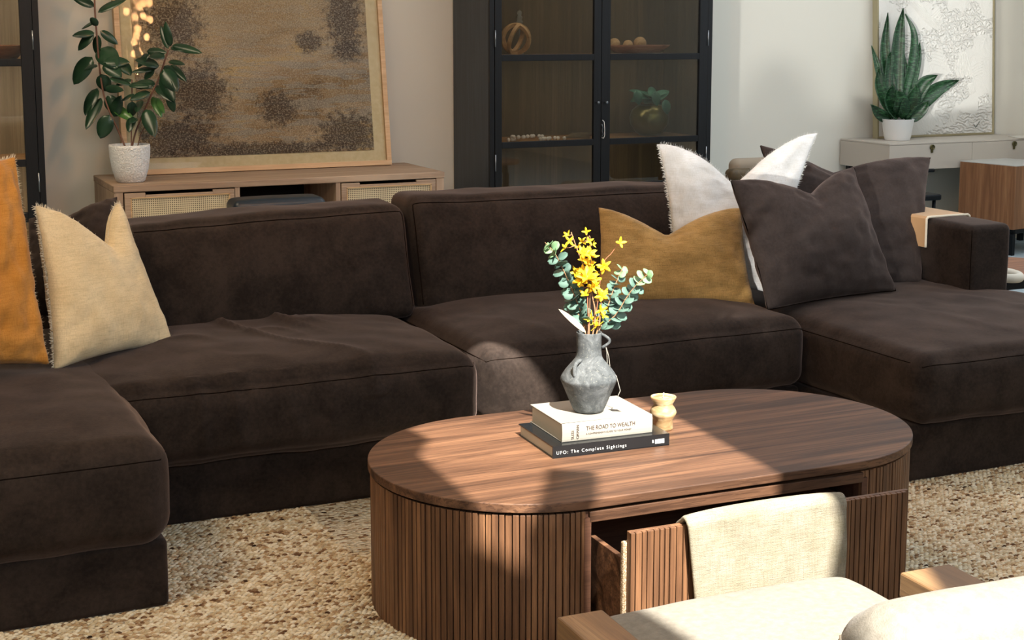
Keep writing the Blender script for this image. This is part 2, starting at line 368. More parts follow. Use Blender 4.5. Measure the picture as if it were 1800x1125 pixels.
# ---- soft box cushion
def softbox(c, h, r, crown=(0, 0, 0), T=None, amp=.004, seed=1, wr=None, n=40):
    """c centre, h half sizes, r edge radius, crown bulge along x,y,z. returns shape function S(q) with q on cube [-1,1]^3"""
    c = Vector(c); h = Vector(h)
    def S(q):
        q = Vector(q)
        def warp(t, hh):  # more samples at the rounded edge
            return t
        p = Vector((q.x * h.x, q.y * h.y, q.z * h.z))
        inn = Vector((max(h.x - r, .001), max(h.y - r, .001), max(h.z - r, .001)))
        k = Vector((min(max(p.x, -inn.x), inn.x), min(max(p.y, -inn.y), inn.y), min(max(p.z, -inn.z), inn.z)))
        d = p - k
        if d.length > 1e-6: p2 = k + d.normalized() * r; nn = d.normalized()
        else: p2 = p; nn = Vector((0, 0, 1))
        u, v, w_ = q.x, q.y, q.z
        fx = (1 - v ** 4) * (1 - w_ ** 2); fy = (1 - u ** 4) * (1 - w_ ** 2); fz = (1 - u ** 4) * (1 - v ** 4)
        p2 = p2 + Vector((crown[0] * fx * u, crown[1] * fy * v, crown[2] * fz * (1 if w_ > 0 else -.15) * abs(w_)))
        p2 += nn * (nvec(p2 + c, 3.2, amp * 2.0, seed) + nvec(p2 + c, 9, amp * 1.1, seed + 3))
        if wr: p2 = wr(p2, q, nn)
        p2 = p2 + c
        return T @ p2 if T else p2
    return S
def edgegrid(n, rfrac):
    """parameter values in [-1,1] with extra samples inside the rounded margins"""
    m = max(4, n // 6); a = [-1 + rfrac * i / m for i in range(m)]
    b = [-1 + rfrac + (2 - 2 * rfrac) * i / n for i in range(n + 1)]
    return a + b + [-t for t in a[::-1]]
def cushion(name, S, h, r, mat, parent, n=34, smooth=True):
    gx, gy, gz = (edgegrid(max(8, int(n * min(1, hh / max(h)))), min(.49, r / hh)) for hh in h)
    m = MB()
    def face(ga, gb, f):
        vs = [S(f(a, b)) for b in gb for a in ga]; na = len(ga)
        m.add(vs, [(j * na + i, j * na + i + 1, (j + 1) * na + i + 1, (j + 1) * na + i) for j in range(len(gb) - 1) for i in range(na - 1)])
    for s_ in (-1, 1):
        face(gx, gy, lambda a, b: (a, b, s_)); face(gx, gz, lambda a, b: (a, s_, b)); face(gy, gz, lambda a, b: (s_, a, b))
    return m.build(name, mat, parent, smooth=smooth, weld=.0004)
def seam(S, z, parent, mat, r=.0028, name='piping', u0=-1, u1=1, off=.0, sides=True):
    pts = []
    path = ([(-1, v) for v in [1 - 2 * i / 24 for i in range(25)]] if sides else []) + [(-1 + 2 * i / 48, -1) for i in range(49)] + ([(1, -1 + 2 * i / 24) for i in range(25)] if sides else [])
    for (a, b) in path: pts.append(S((a, b, z)))
    return MB().tube(pts, r, 6).build(name, mat, parent, smooth=True)

# ---- throw pillow from four corners
def pillow(name, BL, BR, TR, TL, thick, mat, label, chop=None, pinch=.055, fringe=None, group=None, edges='tlbr', seed=1, wr=.004, cat='pillow', back=False, n=44, welt=None):
    BL, BR, TR, TL = map(Vector, (BL, BR, TR, TL))
    nrm = ((BR - BL).cross(TL - BL) + (TR - BR).cross(TL - TR) * 0).normalized()
    if nrm.dot(CAM - BL) < 0: nrm = -nrm
    c = (BL + BR + TR + TL) / 4
    up = ((TL + TR) - (BL + BR)) / 2; rt = ((BR + TR) - (BL + TL)) / 2
    root = thing(name, (c.x, c.y, min(BL.z, BR.z)), label, cat, group)
    def base(u, v):
        # concave edges
        uu = u * (1 - pinch * (1 - v * v)) ; vv = v * (1 - pinch * (1 - u * u) * (.15 if chop and v > 0 else 1))
        a, b = (uu + 1) / 2, (vv + 1) / 2
        p = (BL * (1 - a) + BR * a) * (1 - b) + (TL * (1 - a) + TR * a) * b
        return p
    def front(u, v, side):
        p = base(u, v)
        e = max(0, (1 - u * u) * (1 - v * v))
        t = thick * (e ** .42)
        t *= 1 - .12 * v
        if chop:
            u0, dep, wl_, wr_ = chop
            x = abs(u - u0) / (wl_ if u < u0 else wr_)
            g = max(0, 1 - x) ** 1.45 * .85 + .15 * math.exp(-(x * 3) ** 2); fall = max(0, (v + .55) / 1.55) ** 2.2
            p = p - up * (dep * g * fall)
            t *= 1 - .35 * math.exp(-(x * 2.2) ** 2) * fall
            t += thick * .25 * math.exp(-((x - .55) / .3) ** 2) * fall * e ** .5
        q = (u * 2.1, v * 2.1, seed * 1.7 + side)
        t += nvec(q, 1.0, thick * .16, seed) * e ** .3 + nvec(q, 3.1, wr, seed) * 1.5 + nvec(q, 7, wr * .8, seed + 2) * e ** .3
        return p + nrm * (side * max(t, .0008))
    m = MB(); N = n
    ang = [math.sin(PI / 2 * (-1 + 2 * i / N)) * .75 + (-1 + 2 * i / N) * .25 for i in range(N + 1)]
    for side in (1, -1):
        vs = [front(u, v, side) for v in ang for u in ang]
        m.add(vs, [(j * (N + 1) + i, j * (N + 1) + i + 1, (j + 1) * (N + 1) + i + 1, (j + 1) * (N + 1) + i) for j in range(N) for i in range(N)])
    m.build('cover', mat, root, smooth=True, weld=.0022)
    rnd = random.Random(seed)
    if fringe:
        f = MB(); per = []
        K = 150
        if 'b' in edges: per += [((-1 + 2 * i / K), -1, -up) for i in range(K)]
        if 'r' in edges: per += [(1, (-1 + 2 * i / K), rt) for i in range(K)]
        if 't' in edges: per += [((1 - 2 * i / K), 1, up) for i in range(K)]
        if 'l' in edges: per += [(-1, (1 - 2 * i / K), -rt) for i in range(K)]
        for u, v, dr in per:
            for rep in range(2):
                uu = max(-1, min(1, u + rnd.uniform(-.01, .01))) if abs(v) == 1 else u
                vv = max(-1, min(1, v + rnd.uniform(-.01, .01))) if abs(u) == 1 else v
                p = (front(uu, vv, 1) + front(uu, vv, -1)) / 2
                d = (dr.normalized() + Vector([rnd.uniform(-.8, .8) for _ in range(3)]) * .75).normalized()
                L = rnd.uniform(.006, .017); s_ = d.orthogonal().normalized() * .0013
                f.add([p - s_ - d * .003, p + s_ - d * .003, p + s_ * .7 + d * L * .6 + Vector((0, 0, -.001)), p + d * L + nrm * rnd.uniform(-.003, .003)], [(0, 1, 2), (0, 2, 3)])
        fo = f.build('fringe', fringe, root, keepnormals=True); fo['kind'] = 'stuff'
    if welt:
        pts = [front(u, -1, 1) for u in ang] + [front(1, v, 1) for v in ang]
        MB().tube(pts, .0026, 6).build('welt', welt, root, smooth=True)
    return root

# ================================================================== SETTING
def struct(name, m, mat, **k):
    o = m.build(name, mat, **k); o['kind'] = 'structure'; return o
X0, X1, YB, YF, ZC = -6.2, 7.95, 8.56, -1.5, 3.0
struct('floor', MB().box(X0, X1, YF, YB, -.05, 0), M['floor'])
struct('wall_back', MB().box(X0, X1, YB, YB + .1, 0, ZC), M['wall'])
struct('wall_side', MB().box(X1, X1 + .1, YF, YB, 0, ZC), M['wall'])
struct('wall_far_side', MB().box(X0 - .1, X0, YF, YB, 0, ZC), M['wall'])
fw = MB()
# wall behind the viewer; its unseen side window is stepped to shape the low light
wx0, wx1, wx2, wx3, wt = -5.41, -3.42, -2.99, -2.27, 2.3
fw.box(X0, wx0, YF - .1, YF, 0, ZC); fw.box(wx3, X1, YF - .1, YF, 0, ZC); fw.box(wx0, wx3, YF - .1, YF, wt, ZC)
fw.box(wx0, wx1, YF - .1, YF, 0, 1.02); fw.box(wx1, wx3, YF - .1, YF, 0, .42)
struct('wall_front', fw, M['wall'])
fr_ = MB()
fr_.box(wx0, wx0 + .05, YF - .12, YF + .02, 1.02, wt); fr_.box(wx3 - .05, wx3, YF - .12, YF + .02, .42, wt); fr_.box(wx1 - .03, wx1 + .03, YF - .12, YF + .02, .42, wt)
struct('window_1', fr_, M['black_wood'])
SC = Mat('dimming_curtain', 'ffffff', .9); tr = SC.n.new('ShaderNodeBsdfTransparent'); tr.inputs[0].default_value = (.95, .95, .95, 1)
df_ = SC.n.new('ShaderNodeBsdfDiffuse'); df_.inputs[0].default_value = (.8, .78, .74, 1); mx = SC.n.new('ShaderNodeMixShader'); mx.inputs[0].default_value = .55
SC.l.new(tr.outputs[0], mx.inputs[1]); SC.l.new(df_.outputs[0], mx.inputs[2]); SC.l.new(mx.outputs[0], SC.out.inputs[0])
cur = MB().grid(lambda a, b: Vector((wx0 - .05 + (wx1 - wx0 + .02) * a, YF + .10 + .02 * math.sin(a * 70), .05 + 2.5 * b)), 120, 2).build('dimming_curtain', SC, smooth=True, loc=((wx0 + wx1) / 2, YF + .1, 0))  # unseen curtain added to weaken the low light on the wall
tag(cur, 'sheer white curtain added over part of the side window to dim the low light', 'curtain')
# ceiling with an unseen hole shaped to give the sun patch its outline
tn = math.tan(math.radians(SUN_EL)); ca, sa = math.cos(math.radians(86)), math.sin(math.radians(86))
def lift(p, z0=.41):  # patch on the table plane -> hole in the ceiling
    k = (ZC - z0) / tn; return Vector((p[0] - k * ca, p[1] - k * sa, ZC))
patch = [(1.90, 4.50), (1.965, 4.48), (2.155, 4.21), (2.20, 3.90), (2.20, 3.55), (2.15, 2.93), (2.19, 2.74), (2.10, 2.45), (1.93, 2.28), (1.78, 2.00), (1.74, 1.5), (1.25, 1.5), (1.36, 2.10), (1.36, 2.42), (1.60, 2.60), (1.60, 2.78), (1.50, 2.87), (1.351, 3.05), (1.373, 3.55), (1.46, 3.69), (1.44, 3.80), (1.87, 4.19)]
bm = bmesh.new()
def loop(pts):
    vs = [bm.verts.new(p) for p in pts]
    return [bm.edges.new((vs[i], vs[(i + 1) % len(vs)])) for i in range(len(vs))]
e1 = loop([(X0, YF, ZC), (X1, YF, ZC), (X1, YB, ZC), (X0, YB, ZC)]); e2 = loop([lift(p) for p in patch])
bmesh.ops.triangle_fill(bm, use_beauty=True, edges=e1 + e2)
# drop faces inside the hole
hole = [lift(p) for p in patch]
def inside(p):
    r = False; n_ = len(hole)
    for i in range(n_):
        a, b = hole[i], hole[(i + 1) % n_]
        if (a.y > p.y) != (b.y > p.y) and p.x < (b.x - a.x) * (p.y - a.y) / (b.y - a.y) + a.x: r = not r
    return r
bmesh.ops.delete(bm, geom=[f for f in bm.faces if inside(f.calc_center_median())], context='FACES')
me = bpy.data.meshes.new('ceiling'); bm.to_mesh(me); bm.free(); me.materials.append(M['ceil'].m)
ceil = bpy.data.objects.new('ceiling', me); COL.objects.link(ceil); ceil['kind'] = 'structure'
bar = MB(); bp = [(1.455, 2.62), (1.455, 2.98), (1.63, 3.27), (1.73, 3.20), (1.61, 2.98), (1.61, 2.62)]
prism_ = [lift(p) for p in bp]; nb = len(prism_)
bar.add(prism_ + [p + Vector((0, 0, .03)) for p in prism_], [tuple(range(nb)), tuple(range(nb, 2 * nb))[::-1]] + [(i, (i + 1) % nb, nb + (i + 1) % nb, nb + i) for i in range(nb)])
struct('shade_bar_1', bar, M['ceil'])  # unseen bar added across the hole to shade a strip of the table
# rug
rug = MB().box(-1.2, 6.0, .3, 6.2, 0, .016).build('rug', M['rug'], loc=(2, 3, 0), bevel=.006)
L_ = Mat('wool_loops', 'c9b79a', .95, spec=.1)
geo = L_.n.new('ShaderNodeNewGeometry'); rpi = geo.outputs['Random Per Island']
st_ = L_.noise(L_.coord((4, 40, 1)), 1.0, 3, .6)
tn_ = L_.math('ADD', L_.math('MULTIPLY', rpi, .62), L_.math('MULTIPLY', st_, .62))
L_.col(L_.ramp(tn_, [(.22, '2b211a'), (.30, '6f5039'), (.40, 'b0926e'), (.55, 'cbb794'), (.9, 'ebe0c8')])); L_.bump(L_.noise(L_.coord(), 700, 2), .4, .001)
import numpy as np
rg = np.random.default_rng(7)
px_, py_ = .0175, .0105
rows = []
for (ax0, ax1, ay0, ay1) in ((.15, 4.6, 2.35, 4.44),):
    ny = int((ay1 - ay0) / py_); nx = int((ax1 - ax0) / px_)
    jj, ii = np.meshgrid(np.arange(ny), np.arange(nx), indexing='ij')
    X = ax0 + (ii + .5 * (jj % 2)) * px_ + rg.normal(0, .0018, ii.shape); Yy = ay0 + jj * py_ + rg.normal(0, .0013, ii.shape) + .006 * np.sin(X * 6)
    rows.append(np.stack([X.ravel(), Yy.ravel()], 1))
PP = np.concatenate(rows)
def keep(p):
    u = (p[:, 0] - 2.014); v = (p[:, 1] - 3.433); hh_ = .37
    d = np.hypot(u - np.clip(u, -hh_, hh_), v)
    k = d > .385
    k &= ~((p[:, 0] < .72) & (p[:, 1] > 3.80)); k &= ~((p[:, 0] > 3.26) & (p[:, 1] > 3.80))
    k &= ~((p[:, 0] > 1.3) & (p[:, 0] < 2.7) & (p[:, 1] > 3.9))
    return k
PP = PP[keep(PP)]; nL = len(PP)
tv = []; nr = 7
for (r_, z_) in ((1.0, 0), (.86, .55), (.45, .92)): tv += [(r_ * math.cos(2 * PI * k / nr), r_ * math.sin(2 * PI * k / nr), z_) for k in range(nr)]
tv.append((0, 0, 1.0)); tv = np.array(tv); nV = len(tv)
tf = [(i * nr + k, i * nr + (k + 1) % nr, (i + 1) * nr + (k + 1) % nr, (i + 1) * nr + k) for i in range(2) for k in range(nr)]
tt = [(2 * nr + k, 2 * nr + (k + 1) % nr, 3 * nr) for k in range(nr)]
ang = rg.normal(0, .35, nL); sx_ = rg.uniform(.0078, .0105, nL); sy_ = rg.uniform(.0050, .0064, nL); hz_ = rg.uniform(.0065, .0095, nL)
lx = tv[None, :, 0] * sx_[:, None]; ly = tv[None, :, 1] * sy_[:, None]
VX = PP[:, 0:1] + lx * np.cos(ang)[:, None] - ly * np.sin(ang)[:, None]; VY = PP[:, 1:2] + lx * np.sin(ang)[:, None] + ly * np.cos(ang)[:, None] - .002 * tv[None, :, 2]
VZ = .0125 + tv[None, :, 2] * hz_[:, None]
co_ = np.stack([VX - 2, VY - 3, VZ], 2).reshape(-1, 3)
base_ = np.array([i for f in tf for i in f] + [i for f in tt for i in f]); tot_ = np.array([4] * len(tf) + [3] * len(tt))
li = (base_[None, :] + (np.arange(nL) * nV)[:, None]).ravel(); lt = np.tile(tot_, nL)
me = bpy.data.meshes.new('wool_loops'); me.vertices.add(len(co_)); me.vertices.foreach_set('co', co_.ravel().astype('f'))
me.loops.add(len(li)); me.loops.foreach_set('vertex_index', li.astype('i')); me.polygons.add(len(lt))
ls = np.concatenate([[0], np.cumsum(lt)[:-1]]); me.polygons.foreach_set('loop_start', ls.astype('i')); me.polygons.foreach_set('loop_total', lt.astype('i'))
me.update(calc_edges=True); me.polygons.foreach_set('use_smooth', np.ones(len(lt), dtype=bool)); me.materials.append(L_.m)
lo_ = bpy.data.objects.new('wool_loops', me); COL.objects.link(lo_); lo_.parent = rug; lo_['kind'] = 'stuff'
tag(rug, 'chunky looped wool rug in oatmeal and brown flecks under the sofa', 'rug')

# ================================================================== SOFA
sofa = thing('sectional_sofa', (2, 4.7, 0), 'dark brown velvet U-shaped sectional sofa on the looped rug', 'sofa')
V = M['velvet']
FZ = .016
def base_box(x0, x1, y0, y1, z1, nm='base'):
    h = ((x1 - x0) / 2, (y1 - y0) / 2, (z1 - FZ) / 2); c = ((x0 + x1) / 2, (y0 + y1) / 2, (z1 + FZ) / 2)
    cushion(nm, softbox(c, h, .018, amp=.001, seed=9), h, .018, V, sofa, 20)
base_box(-.45, .735, 3.76, 5.55, .205)
base_box(.737, 3.235, 4.39, 5.55, .215)
base_box(3.237, 4.40, 3.77, 5.55, .215)
def seat(x0, x1, y0, y1, z0, z1, r, crown, seed, wr=None, seams=.42, n=46, amp=.004):
    h = ((x1 - x0) / 2, (y1 - y0) / 2, (z1 - z0) / 2); c = ((x0 + x1) / 2, (y0 + y1) / 2, (z0 + z1) / 2)
    S = softbox(c, h, r, crown, amp=amp, seed=seed, wr=wr)
    o = cushion('seat_cushion', S, h, r, V, sofa, n)
    seam(S, seams, o, M['seam'], .0016)
    return S
def creases(kx, amp, top=True, cx=0, wd=1.2, ph=0):
    def f(p, q, nn):
        k = math.exp(-((q.x - cx) / wd) ** 2)
        a = 0
        if q.z > .3 and q.y < .6:
            t = p.x * kx + p.y * 5 + 2.2 * noise.noise(Vector((p.x * 3, p.y * 2, ph)))
            a += (1 - abs(math.sin(t))) ** 3 * max(0, noise.noise(Vector((p.x * 2.1 + ph, p.y * 1.5, 3))) + .35)
        if q.z > .5:
            t2 = p.x * kx * 1.7 + p.y * 14 + 3 * noise.noise(Vector((p.x * 5, p.y * 4, ph + 9)))
            a += .35 * (1 - abs(math.sin(t2))) ** 3 * max(0, noise.noise(Vector((p.x * 2.6 + ph, p.y * 2.2, 13))) + .2)
        if q.y < -.9 or q.z < .35 and q.y < -.8:
            t = p.x * kx * 2.2 + p.z * 3 + 2 * noise.noise(Vector((p.x * 4, p.z * 4, ph + 5)))
            a += .8 * min(1, (q.z + 1) * 1.2) * (1 - abs(math.sin(t))) ** 2 * max(0, noise.noise(Vector((p.x * 1.7 + ph, p.z * 3, 8))) + .3)
        return p + nn * (a * amp * k)
    return f
seat(-.45, .742, 3.72, 5.35, .195, .485, .075, (.02, .015, .035), 2, seams=.66)
seat(.60, 1.895, 4.315, 5.35, .215, .478, .07, (.005, .03, .040), 3, creases(9, .036, cx=-.05, wd=.55), seams=.80, n=90)
seat(1.900, 3.225, 4.32, 5.35, .225, .485, .065, (.0, .02, .05), 4, creases(11, .014, cx=-.9, wd=.35, ph=3), seams=.80, n=60)
seat(3.235, 4.41, 3.72, 5.35, .215, .462, .06, (.01, .02, .035), 5, creases(8, .012, cx=.2, wd=.9, ph=7), seams=.78, n=56)
def backc(x0, x1, y0, y1, z0, z1, lean, seed, crown, dz=lambda u: 0, r=.05):
    h = ((x1 - x0) / 2, (y1 - y0) / 2, (z1 - z0) / 2); c = ((x0 + x1) / 2, (y0 + y1) / 2, (z0 + z1) / 2)
    def wr(p, q, nn):
        p = p + Vector((0, lean * (q.z + 1) / 2, dz(q.x) * (q.z + 1) / 2))
        p += nn * .006 * max(0, noise.noise(Vector((p.x * 4, p.z * 2.5, seed)))) * (1 if q.z > .5 else .5)
        return p
    S = softbox(c, h, r, crown, amp=.004, seed=seed, wr=wr)
    o = cushion('back_cushion', S, h, r, V, sofa, 50)
    pts = [S((-.985 + 1.97 * i / 60, -1, .93)) for i in range(61)]
    MB().tube([S((-.99, -1, -.8 + 1.7 * i / 20)) for i in range(21)] + pts + [S((.99, -1, .9 - 1.7 * i / 20)) for i in range(21)], .0022, 6).build('piping', M['seam'], o, smooth=True)
backc(.87, 1.945, 5.02, 5.28, .47, .885, .12, 11, (0, .04, .008), lambda u: -.012 + .014 * u)
backc(1.955, 3.28, 5.02, 5.28, .47, .905, .12, 12, (0, .045, .008), lambda u: -.005 * u)
base_box(-.45, 4.40, 5.40, 5.56, .70, 'back_frame')
# arm
h = (.108, .52, .27); c = (4.258, 5.03, .485)
Sa = softbox(c, h, .028, (0, 0, .004), amp=.0015, seed=14)
arm = cushion('armrest', Sa, h, .028, V, sofa, 24)
MB().tube([Sa((-1, -1, -.8 + 1.75 * i / 20)) for i in range(21)], .0018, 6).build('piping', M['seam'], arm, smooth=True)

# ================================================================== PILLOWS
pillow('throw_pillow', Y(95, 652, 4.57), Y(305, 606, 4.84), Y(212, 358, 5.0), Y(62, 362, 4.76), .075, M['linen_cream'], 'cream linen pillow with frayed edges and a deep dent, leaning by the amber one',
       chop=(.40, .29, 1.38, .52), fringe=M['fringe_cream'], seed=21, pinch=.07, edges='tlr')
pillow('throw_pillow', Y(-190, 655, 4.36), Y(84, 640, 4.50), Y(26, 276, 4.72), Y(-160, 300, 4.62), .085, M['linen_orange'], 'amber orange linen pillow with frayed top, upright on the chaise beside the cream pillow',
       fringe=M['fringe_cream'], seed=22, pinch=.03, wr=.010, edges='tr')
pillow('throw_pillow', Y(40, 560, 5.10), Y(228, 560, 5.05), Y(206, 346, 5.22), Y(50, 385, 5.25), .08, M['velvet_pil'], 'dark brown velvet pillow mostly hidden behind the cream one', chop=(-.1, .06, .8, .8), seed=23, wr=.008)
pillow('lumbar_pillow', Y(1046, 532, 4.74), Y(1327, 542, 4.62), Y(1303, 366, 4.80), Y(1052, 364, 4.90), .06, M['linen_gold'], 'golden brown lumbar pillow with a dented top, in front of the white one',
       chop=(-.10, .30, .95, 1.0), seed=24, pinch=.05, welt=M['linen_gold'])
pillow('throw_pillow', Y(1190, 500, 4.88), Y(1348, 514, 4.70), Y(1436, 234, 4.95), Y(1158, 254, 4.93), .07, M['linen_white'], 'white linen pillow with frayed edges and a deep dent behind the lumbar pillow',
       chop=(.0, .31, .95, .9), fringe=M['fringe_white'], seed=25, pinch=.05, edges='tlr', wr=.006)
pillow('throw_pillow', Y(1350, 545, 4.50), Y(1574, 511, 4.60), Y(1500, 296, 4.80), Y(1284, 318, 4.68), .08, M['velvet_pil'], 'dark brown velvet pillow standing in front of its larger twin by the armrest',
       chop=(.15, .17, .9, .75), seed=26, pinch=.04, wr=.006, welt=M['seam'])
pillow('throw_pillow', Y(1400, 505, 4.86), Y(1620, 510, 4.74), Y(1636, 277, 5.06), Y(1336, 254, 5.15), .075, M['velvet_pil'], 'larger dark brown velvet pillow at the back, leaning on the armrest',
       chop=(-.2, .17, .9, 1.1), seed=27, pinch=.05, wr=.008)

# ================================================================== COFFEE TABLE
TC, TL_, TW, TA = Vector((2.014, 3.433, 0)), 1.602, .838, math.radians(-1.72)
TU = Vector((math.cos(TA), math.sin(TA), 0)); TV = Vector((-TU.y, TU.x, 0))
def tp(u, v, z): return TC + TU * u + TV * v + Vector((0, 0, z))
def stad(L, W_, n=48):
    h = (L - W_) / 2; r = W_ / 2; pts = []
    for i in range(n + 1): a = -PI / 2 + PI * i / n; pts.append((h + r * math.cos(a), r * math.sin(a)))
    for i in range(n + 1): a = PI / 2 + PI * i / n; pts.append((-h + r * math.cos(a), r * math.sin(a)))
    return pts
def prism(m, pts, z0, z1, P=tp):
    n = len(pts); m.add([P(u, v, z0) for u, v in pts] + [P(u, v, z1) for u, v in pts], [tuple(range(n))[::-1], tuple(range(n, 2 * n))] + [(i, (i + 1) % n, n + (i + 1) % n, n + i) for i in range(n)])
    return m
table = thing('coffee_table', (TC.x, TC.y, FZ), 'walnut oval coffee table with fluted sides and an open drawer on the rug', 'coffee table')
prism(MB(), stad(TL_, TW, 64), .386, .41).build('tabletop', M['walnut_top'], table, bevel=.003, seg=3)
prism(MB(), stad(TL_ - .05, TW - .05), .374, .387).build('shadow_gap', M['dark_gap'], table)
# fluted wall (with the drawer opening in front)
OPU0 = (Z(1046, 902, .38) - TC).dot(TU); OPU1 = (Z(1516, 829, .38) - TC).dot(TU)
ZT = .379
core = MB(); L2, W2 = TL_ - .012, TW - .012
pts = stad(L2, W2, 60); hh = (L2 - W2) / 2; rr = W2 / 2
def rim(s):   # arc length walk from the drawer opening's right edge round to its left edge
    seglen = hh - OPU1
    if s < seglen: return (OPU1 + s, -rr), (0, -1)
    s -= seglen
    if s < PI * rr: a = -PI / 2 + s / rr; return (hh + rr * math.cos(a), rr * math.sin(a)), (math.cos(a), math.sin(a))
    s -= PI * rr
    if s < 2 * hh: return (hh - s, rr), (0, 1)
    s -= 2 * hh
    if s < PI * rr: a = PI / 2 + s / rr; return (-hh + rr * math.cos(a), rr * math.sin(a)), (math.cos(a), math.sin(a))
    s -= PI * rr
    return (-hh + s, -rr), (0, -1)
TOT = (hh - OPU1) + PI * rr + 2 * hh + PI * rr + (OPU0 + hh)
rnd = random.Random(5)
flute = MB(); s = 0; NS = 0
inner = []
K = 200
for i in range(K):
    (u0, v0), (nu, nv) = rim(TOT * i / K); (u1, v1), (mu, mv) = rim(min(TOT * (i + 1) / K, TOT - 1e-4))
    q = [(u0 - nu * .010, v0 - nv * .010), (u1 - mu * .010, v1 - mv * .010), (u1 - mu * .03, v1 - mv * .03), (u0 - nu * .03, v0 - nv * .03)]
    core.add([tp(a, b, .02) for a, b in q] + [tp(a, b, ZT - .004) for a, b in q], [(3, 2, 1, 0), (4, 5, 6, 7), (0, 1, 5, 4), (1, 2, 6, 5), (2, 3, 7, 6), (3, 0, 4, 7)])
core.build('body', M['walnut_in'], table, smooth=False)
while s < TOT - .012:
    wd = rnd.choice([.0135, .0155, .0155, .018]); dp = rnd.choice([0, .0, .002])
    if s + wd > TOT: break
    (u0, v0), (nu, nv) = rim(s); (u1, v1), (mu, mv) = rim(s + wd - .0028)
    o = -dp
    q = [(u0 + nu * o, v0 + nv * o), (u1 + mu * o, v1 + mv * o), (u1 - mu * .012, v1 - mv * .012), (u0 - nu * .012, v0 - nv * .012)]
    flute.add([tp(a, b, .0165) for a, b in q] + [tp(a, b, ZT) for a, b in q], [(3, 2, 1, 0), (4, 5, 6, 7), (0, 1, 5, 4), (1, 2, 6, 5), (2, 3, 7, 6), (3, 0, 4, 7)])
    s += wd
flute.build('fluted_side', M['walnut_slat'], table, bevel=.0012, seg=2)
prism(MB(), stad(TL_ - .09, TW - .09), FZ, .035).build('plinth', M['walnut_in'], table)
# opening: rail, divider panels and interior
def tbox(m, u0, u1, v0, v1, z0, z1):
    vs = [tp(u, v, z) for z in (z0, z1) for v in (v0, v1) for u in (u0, u1)]
    return m.add(vs, [(0, 2, 3, 1), (4, 5, 7, 6), (0, 1, 5, 4), (2, 6, 7, 3), (0, 4, 6, 2), (1, 3, 7, 5)])
tbox(MB(), OPU0 - .004, OPU1 + .004, -rr - .001, -rr + .03, .350, .377).build('rail', M['walnut_top'], table, bevel=.0015)
mm = MB(); tbox(mm, OPU0 - .018, OPU0, -rr, -rr + .5, .03, .362); tbox(mm, OPU1, OPU1 + .018, -rr, -rr + .5, .03, .362); tbox(mm, OPU0, OPU1, -rr + .5, -rr + .515, .03, .362)
mm.build('inner_panel', M['walnut_in'], table)
# drawer, pulled out
pull = .172
DZ = .381
dr = tbox(MB(), OPU0 + .03, OPU1 - .03, -rr - pull + .03, -rr + .3, .06, .075).build('drawer', M['walnut_in'], table)
for ua in (OPU0 + .018, OPU1 - .032): tbox(MB(), ua, ua + .014, -rr - pull + .02, -rr + .32, .06, .30).build('drawer_side', M['walnut_top'], dr, bevel=.001)
tbox(MB(), OPU0 + .003, OPU1 - .01, -rr - pull + .008, -rr - pull + .022, .04, DZ - .028).build('inner_board', M['particle'], dr, bevel=.003)
df = MB(); tbox(df, OPU0 + .012, OPU1 + .012, -rr - pull - .004, -rr - pull + .008, .03, DZ)
u = OPU0 + .012
while u < OPU1 - .004:
    wd = rnd.choice([.0135, .0155, .018]); tbox(df, u, min(u + wd - .0026, OPU1 + .012), -rr - pull - .013 - rnd.choice([0, .001]), -rr - pull - .003, .03, DZ - .001); u += wd
df.build('drawer_front', M['walnut_slat'], dr, bevel=.001)
# throw over the drawer front
ta, tb = (Z(1192, 912, .39) - TC).dot(TU), (Z(1476, 872, .39) - TC).dot(TU)
vf = -rr - pull - .012
def thr(a, b):
    uu = ta + (tb - ta) * a
    s_ = b * .62 - .22     # <0 inside the drawer, >0 outside
    uu += (.018 * (1 - 2 * a)) * (max(0, s_) / .4) * 2.2 * (1 if a < .5 else .25)
    ripple = .006 * math.sin(a * 7 + 1) * min(1, abs(s_) * 8) + .004 * noise.noise(Vector((a * 5, b * 6, 1)))
    R = .018; zt = DZ + .004
    if s_ < -.03: v = vf + .012 + R + .004 + ripple; z = zt - (-s_ - .03)
    elif s_ > .03: v = vf - .016 - .03 * (s_ - .03) - abs(ripple); z = zt - (s_ - .03)
    else:
        an = s_ / .03; v = vf - .001 - an * .019; z = zt + .02 * math.cos(an * PI / 2)
    sag = .005 * math.sin(PI * a) 
    return tp(uu, v, z + sag - .006 * (2 * a - 1) ** 4)
th = MB().grid(thr, 40, 60).build('throw_blanket', M['throw'], smooth=True, solid=.012, loc=tp((ta + tb) / 2, vf, DZ), subsurf=1)
tag(th, 'ivory woven throw hanging over the open drawer front', 'blanket')

